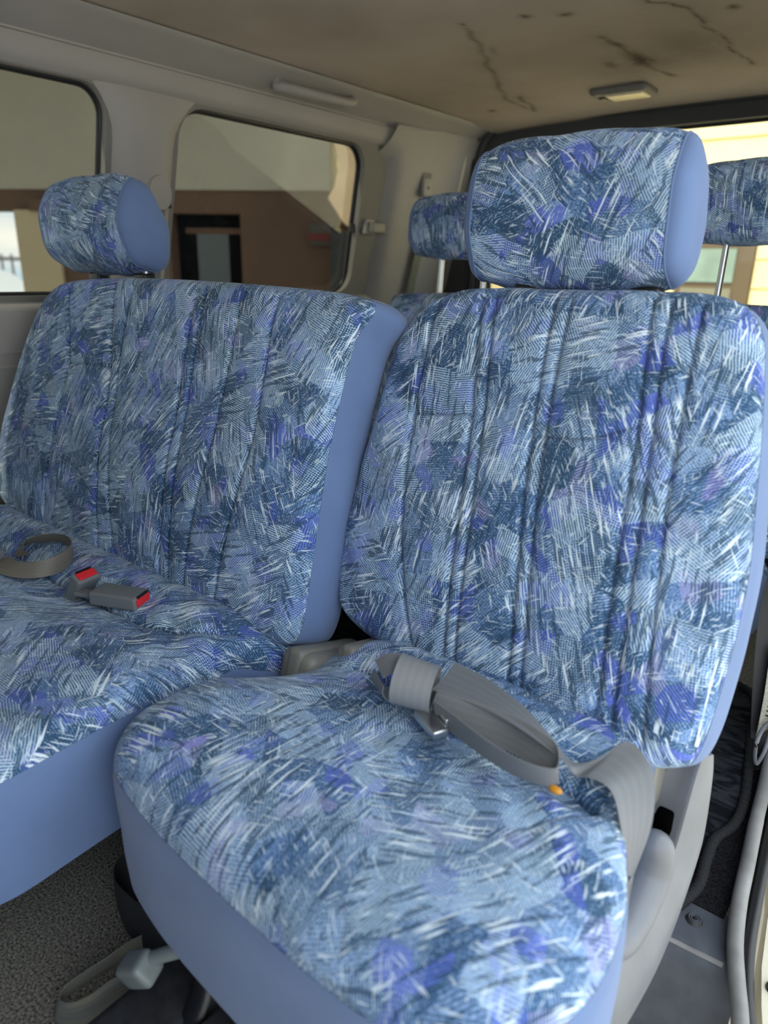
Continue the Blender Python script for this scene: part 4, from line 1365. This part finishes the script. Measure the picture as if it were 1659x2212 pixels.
ribbon('belt_webbing', [(wx(1.09) + 0.046, 1.165, 1.097), (wx(0.9) + 0.045, 1.165, 0.90), (wx(0.8) + 0.045, 1.165, 0.70)], [(wx(1.09) + 0.046, 1.205, 1.093), (wx(0.9) + 0.045, 1.205, 0.90), (wx(0.8) + 0.045, 1.205, 0.70)], WEB, an)

# catch of the rear side window
wl_ = empty('window_latch', (wx(1.09) + 0.02, 2.085, 1.09), 'grey pull latch at the rear edge of the rear side window', 'latch')
box('latch_base', (wx(1.09) + 0.004, 2.075, 1.092), (0.020, 0.055, 0.050), P_TRIM, wl_, bevel=0.006)
box('latch_handle', (wx(1.09) + 0.022, 2.105, 1.090), (0.018, 0.075, 0.036), P_GREY2, wl_, bevel=0.007)
box('latch_link', (wx(1.09) - 0.018, 2.030, 1.085), (0.012, 0.05, 0.03), P_BLACK, wl_, bevel=0.004)
# hook socket on the quarter panel
hk = empty('hook_socket', (wx(1.256) + 0.033, 2.315, 1.256), 'recessed coat hook plate with a dark hole on the rear quarter panel', 'hook')
box('plate', (wx(1.25) + 0.034, 2.315, 1.248), (0.012, 0.062, 0.088), P_TRIMD, hk, bevel=0.005)
box('hook', (wx(1.25) + 0.040, 2.315, 1.238), (0.010, 0.050, 0.060), P_TRIM, hk, bevel=0.004)
box('hole', (wx(1.25) + 0.046, 2.318, 1.236), (0.002, 0.010, 0.010), P_BLACK, hk, bevel=0.0009)
# third-row belt anchor and its webbing
a3 = empty('belt_anchor', (wx(1.12) + 0.03, 2.33, 1.10), 'round grey belt anchor with webbing hanging behind the left rear headrest', 'anchor')
bm = bmesh.new()
bmesh.ops.create_cone(bm, cap_ends=True, segments=32, radius1=0.045, radius2=0.036, depth=0.018)
bmesh.ops.rotate(bm, cent=(0, 0, 0), matrix=Matrix.Rotation(math.pi / 2, 3, 'Y'), verts=bm.verts)
bmesh.ops.translate(bm, vec=(wx(1.12) + 0.040, 2.34, 1.115), verts=bm.verts)
cv = obj('anchor_cover', bm, P_TRIM, a3, True, 40)
bm = bmesh.new()
bm_box(bm, (wx(1.10) + 0.052, 2.345, 1.095), (0.004, 0.045, 0.010), None, 0.0015, 2)
obj('belt_slot', bm, P_BLACK, cv, True, 40)
ribbon('belt_webbing', [(wx(1.09) + 0.052, 2.325, 1.095), (wx(0.9) + 0.052, 2.325, 0.90), (wx(0.7) + 0.052, 2.325, 0.65)], [(wx(1.09) + 0.052, 2.370, 1.095), (wx(0.9) + 0.052, 2.370, 0.90), (wx(0.7) + 0.052, 2.370, 0.65)],
       make_webbing('green_grey_webbing', rgb(110, 116, 104)), a3)

# dome lamp
dl = empty('dome_lamp', (-0.985, 2.375, 1.455), 'rectangular dome lamp with pale lens on the headliner near the rear window', 'lamp')
zc = float(ceil_z(np.array([-0.985]), np.array([2.375]))[0])
box('lamp_bezel', (-0.985, 2.375, zc - 0.007), (0.175, 0.115, 0.020), P_TRIMD, dl, bevel=0.010)
box('lens', (-0.970, 2.375, zc - 0.017), (0.115, 0.080, 0.012), LENS, dl, bevel=0.005)
box('lamp_switch', (-1.048, 2.375, zc - 0.017), (0.018, 0.030, 0.010), P_BLACK, dl, bevel=0.003)

# ------------------------------------------------------------------ OUTSIDE
gr = box('floor_outside', (0, 3, -0.53), (60, 60, 0.06), CONC)
gr.name = 'ground'
struct(gr)
# facade beyond the far side windows (local frame: s along the wall, d towards the van)
FA = Vector((-5.715, 2.635, 0)); FT = Vector((0.8647, 0.5024, 0)); FN = Vector((0.5024, -0.8647, 0))
FROT = Matrix(((FT.x, FN.x * -1, 0), (FT.y, FN.y * -1, 0), (0, 0, 1)))
def fbox(name, s0, s1, z0, z1, d0, d1, mat, parent, bevel=0.0):
    c = FA + FT * ((s0 + s1) / 2) + FN * ((d0 + d1) / 2)
    bm = bmesh.new()
    bm_box(bm, (0, 0, 0), (s1 - s0, abs(d1 - d0), z1 - z0), None, bevel, 2)
    bmesh.ops.rotate(bm, cent=(0, 0, 0), matrix=FROT, verts=bm.verts)
    bmesh.ops.translate(bm, vec=(c.x, c.y, (z0 + z1) / 2), verts=bm.verts)
    return obj(name, bm, mat, parent, bevel > 0, 40)
fa = empty('building', tuple(FA + FT * 1.2 + Vector((0, 0, -0.5))), 'shaded building beyond the side windows, pale above and brown below', 'building')
fbox('upper_wall', -3.5, 2.45, 1.45, 3.60, -0.25, 0.0, FAC_UP, fa)
fbox('lower_wall', 0.11, 1.27, -0.5, 1.45, -0.25, -0.02, FAC_LO, fa)
fbox('lower_wall', 1.80, 2.62, -0.5, 1.45, -0.25, -0.02, FAC_LO, fa)
fbox('lower_wall', 1.27, 1.80, 1.30, 1.45, -0.25, -0.02, FAC_LO, fa)
fbox('lintel', -3.5, 0.11, 1.31, 1.45, -0.25, -0.02, FAC_LO, fa)
fbox('post', 0.09, 0.42, -0.5, 1.31, -0.28, 0.01, FAC_COL, fa)
fbox('lamp_box', 0.24, 0.36, 1.30, 1.38, -0.02, 0.05, FAC_LO, fa)
dr = fbox('door', 1.27, 1.80, -0.5, 1.30, -0.24, -0.16, DOOR_DK, fa)
fbox('door_pane', 1.42, 1.66, -0.3, 1.17, -0.155, -0.150, DOOR_GL, dr)
fbox('door_rail', 1.34, 1.76, 1.17, 1.21, -0.16, -0.14, FAC_LO, dr)
fbox('added_awning', -5.5, 2.40, 2.95, 3.05, 0.0, 3.4, FAC_UP, fa)  # unseen slab added to keep sun off the facade and side windows
# narrow gable next to it, sunlight put into its bright tan colour
bm = bmesh.new()
gs = [(2.47, 2.3), (2.50, 1.74), (2.53, 1.60), (2.50, 1.47), (2.455, 1.395), (2.56, 1.245), (2.62, 1.20), (2.70, 1.42), (2.72, 1.75), (2.72, 2.3)]
vs = [bm.verts.new(FA + FT * s + FN * 0.08 + Vector((0, 0, z))) for s, z in gs]
f = bm.faces.new(vs)
r_ = bmesh.ops.extrude_face_region(bm, geom=[f])
bmesh.ops.translate(bm, vec=-FN * 0.16, verts=[g for g in r_['geom'] if isinstance(g, bmesh.types.BMVert)])
tag(obj('wall_panel', bm, TAN_SUN), 'narrow tan panel, sunlight painted into its colour, seen at the rear edge of the rear side window', 'panel')
fbox('sign_backing', 2.30, 2.46, 1.10, 1.24, 0.0, 0.02, plain('sign_grey', rgb(70, 66, 62), 0.6), fa)
fbox('red_sign', 2.30, 2.46, 1.13, 1.175, 0.02, 0.03, plain('faded_red_sign', rgb(104, 36, 38), 0.7), fa)
pp = tag(fbox('downpipe', 2.47, 2.60, -0.5, 1.20, 0.02, 0.12, P_BLACK, None, 0.03), 'dark upright post outside at the rear edge of the rear side window', 'post')

# white car and railing seen through the opening
fence = empty('railing', (-14.0, 6.0, -0.5), 'pale metal railing far outside the front side window', 'fence')
for z in (-0.2, 1.0):
    bm = bmesh.new()
    bm_box(bm, (0, 0, 0), (6.0, 0.05, 0.06))
    bmesh.ops.rotate(bm, cent=(0, 0, 0), matrix=FROT, verts=bm.verts)
    bmesh.ops.translate(bm, vec=(-14.5, 6.0, z), verts=bm.verts)
    obj('rail', bm, METAL_D, fence)
for i in range(30):
    bm = bmesh.new()
    bm_box(bm, (-3 + i * 0.2, 0, 0), (0.03, 0.03, 1.6))
    bmesh.ops.rotate(bm, cent=(0, 0, 0), matrix=FROT, verts=bm.verts)
    bmesh.ops.translate(bm, vec=(-14.5, 6.0, 0.28), verts=bm.verts)
    obj('baluster', bm, METAL_D, fence)
car = empty('car', (-12.2, 4.6, -0.5), 'white parked car seen low in the front side window', 'car')
sec = [(-2.1, 0.25), (2.1, 0.25), (2.15, 0.60), (2.0, 0.85), (1.1, 0.95), (0.55, 1.32), (-1.2, 1.36), (-1.95, 0.95), (-2.15, 0.80)]
bm = bmesh.new()
f = bm.faces.new([bm.verts.new((x, -0.8, z)) for x, z in sec])
r_ = bmesh.ops.extrude_face_region(bm, geom=[f])
bmesh.ops.translate(bm, vec=(0, 1.6, 0), verts=[g for g in r_['geom'] if isinstance(g, bmesh.types.BMVert)])
bmesh.ops.bevel(bm, geom=list(bm.edges), offset=0.06, segments=2, affect='EDGES')
CR = Matrix.Rotation(math.radians(28), 3, 'Z')
bmesh.ops.rotate(bm, cent=(0, 0, 0), matrix=CR, verts=bm.verts)
bmesh.ops.translate(bm, vec=(-12.2, 4.6, -0.5), verts=bm.verts)
obj('body', bm, WHITEP, car, True, 40)
for x0, x1 in ((-1.45, -0.45), (-0.38, 0.62)):
    bm = bmesh.new()
    f = bm.faces.new([bm.verts.new(v) for v in ((x0, -0.815, 0.95), (x1, -0.815, 0.95), (min(x1, 0.35), -0.815, 1.27), (x0 + 0.15, -0.815, 1.27))])
    r_ = bmesh.ops.extrude_face_region(bm, geom=[f])
    bmesh.ops.translate(bm, vec=(0, 0.02, 0), verts=[g for g in r_['geom'] if isinstance(g, bmesh.types.BMVert)])
    bmesh.ops.rotate(bm, cent=(0, 0, 0), matrix=CR, verts=bm.verts)
    bmesh.ops.translate(bm, vec=(-12.2, 4.6, -0.5), verts=bm.verts)
    obj('side_window', bm, P_BLACK, car)
for x in (-1.35, 1.35):
    for y in (-0.74, 0.74):
        bm = bmesh.new()
        bmesh.ops.create_cone(bm, cap_ends=True, segments=24, radius1=0.31, radius2=0.31, depth=0.2)
        bmesh.ops.rotate(bm, cent=(0, 0, 0), matrix=Matrix.Rotation(math.pi / 2, 3, 'X'), verts=bm.verts)
        bmesh.ops.translate(bm, vec=(x, y, 0.31), verts=bm.verts)
        bmesh.ops.rotate(bm, cent=(0, 0, 0), matrix=CR, verts=bm.verts)
        bmesh.ops.translate(bm, vec=(-12.2, 4.6, -0.5), verts=bm.verts)
        obj('wheel', bm, P_BLACK, car, True, 40)

# yellow clapboard house behind the van
hs_ = empty('house', (-2.0, 5.6, -0.5), 'sunlit yellow clapboard house behind the rear window', 'house')
box('wall_core', (-2.0, 5.68, 1.6), (6.4, 0.20, 4.2), YEL, hs_)
pitch = 0.19
z = -0.45
while z < 3.6:
    bm = bmesh.new()
    spans = [(-5.2, -1.76), (-1.24, 1.2)] if 0.30 < z < 1.10 else [(-5.2, 1.2)]
    for a, b in spans:
        # tapered lapped board, thicker at the foot
        vs = [bm.verts.new(v) for v in ((a, 5.555, z), (b, 5.555, z), (b, 5.575, z + pitch + 0.01), (a, 5.575, z + pitch + 0.01), (a, 5.585, z), (b, 5.585, z), (b, 5.585, z + pitch + 0.01), (a, 5.585, z + pitch + 0.01))]
        for q in ((0, 1, 2, 3), (4, 7, 6, 5), (0, 4, 5, 1), (3, 2, 6, 7), (0, 3, 7, 4), (1, 5, 6, 2)):
            bm.faces.new([vs[i] for i in q])
    obj('clapboard', bm, YEL, hs_)
    z += pitch
fr = box('window_frame', (-1.50, 5.57, 0.70), (0.50, 0.08, 1.02), BROWN, hs_)
box('window_pane', (-1.53, 5.525, 1.02), (0.34, 0.02, 0.22), GL_OUT, fr)
box('lower_panel', (-1.53, 5.525, 0.62), (0.34, 0.02, 0.50), GREYP, fr)
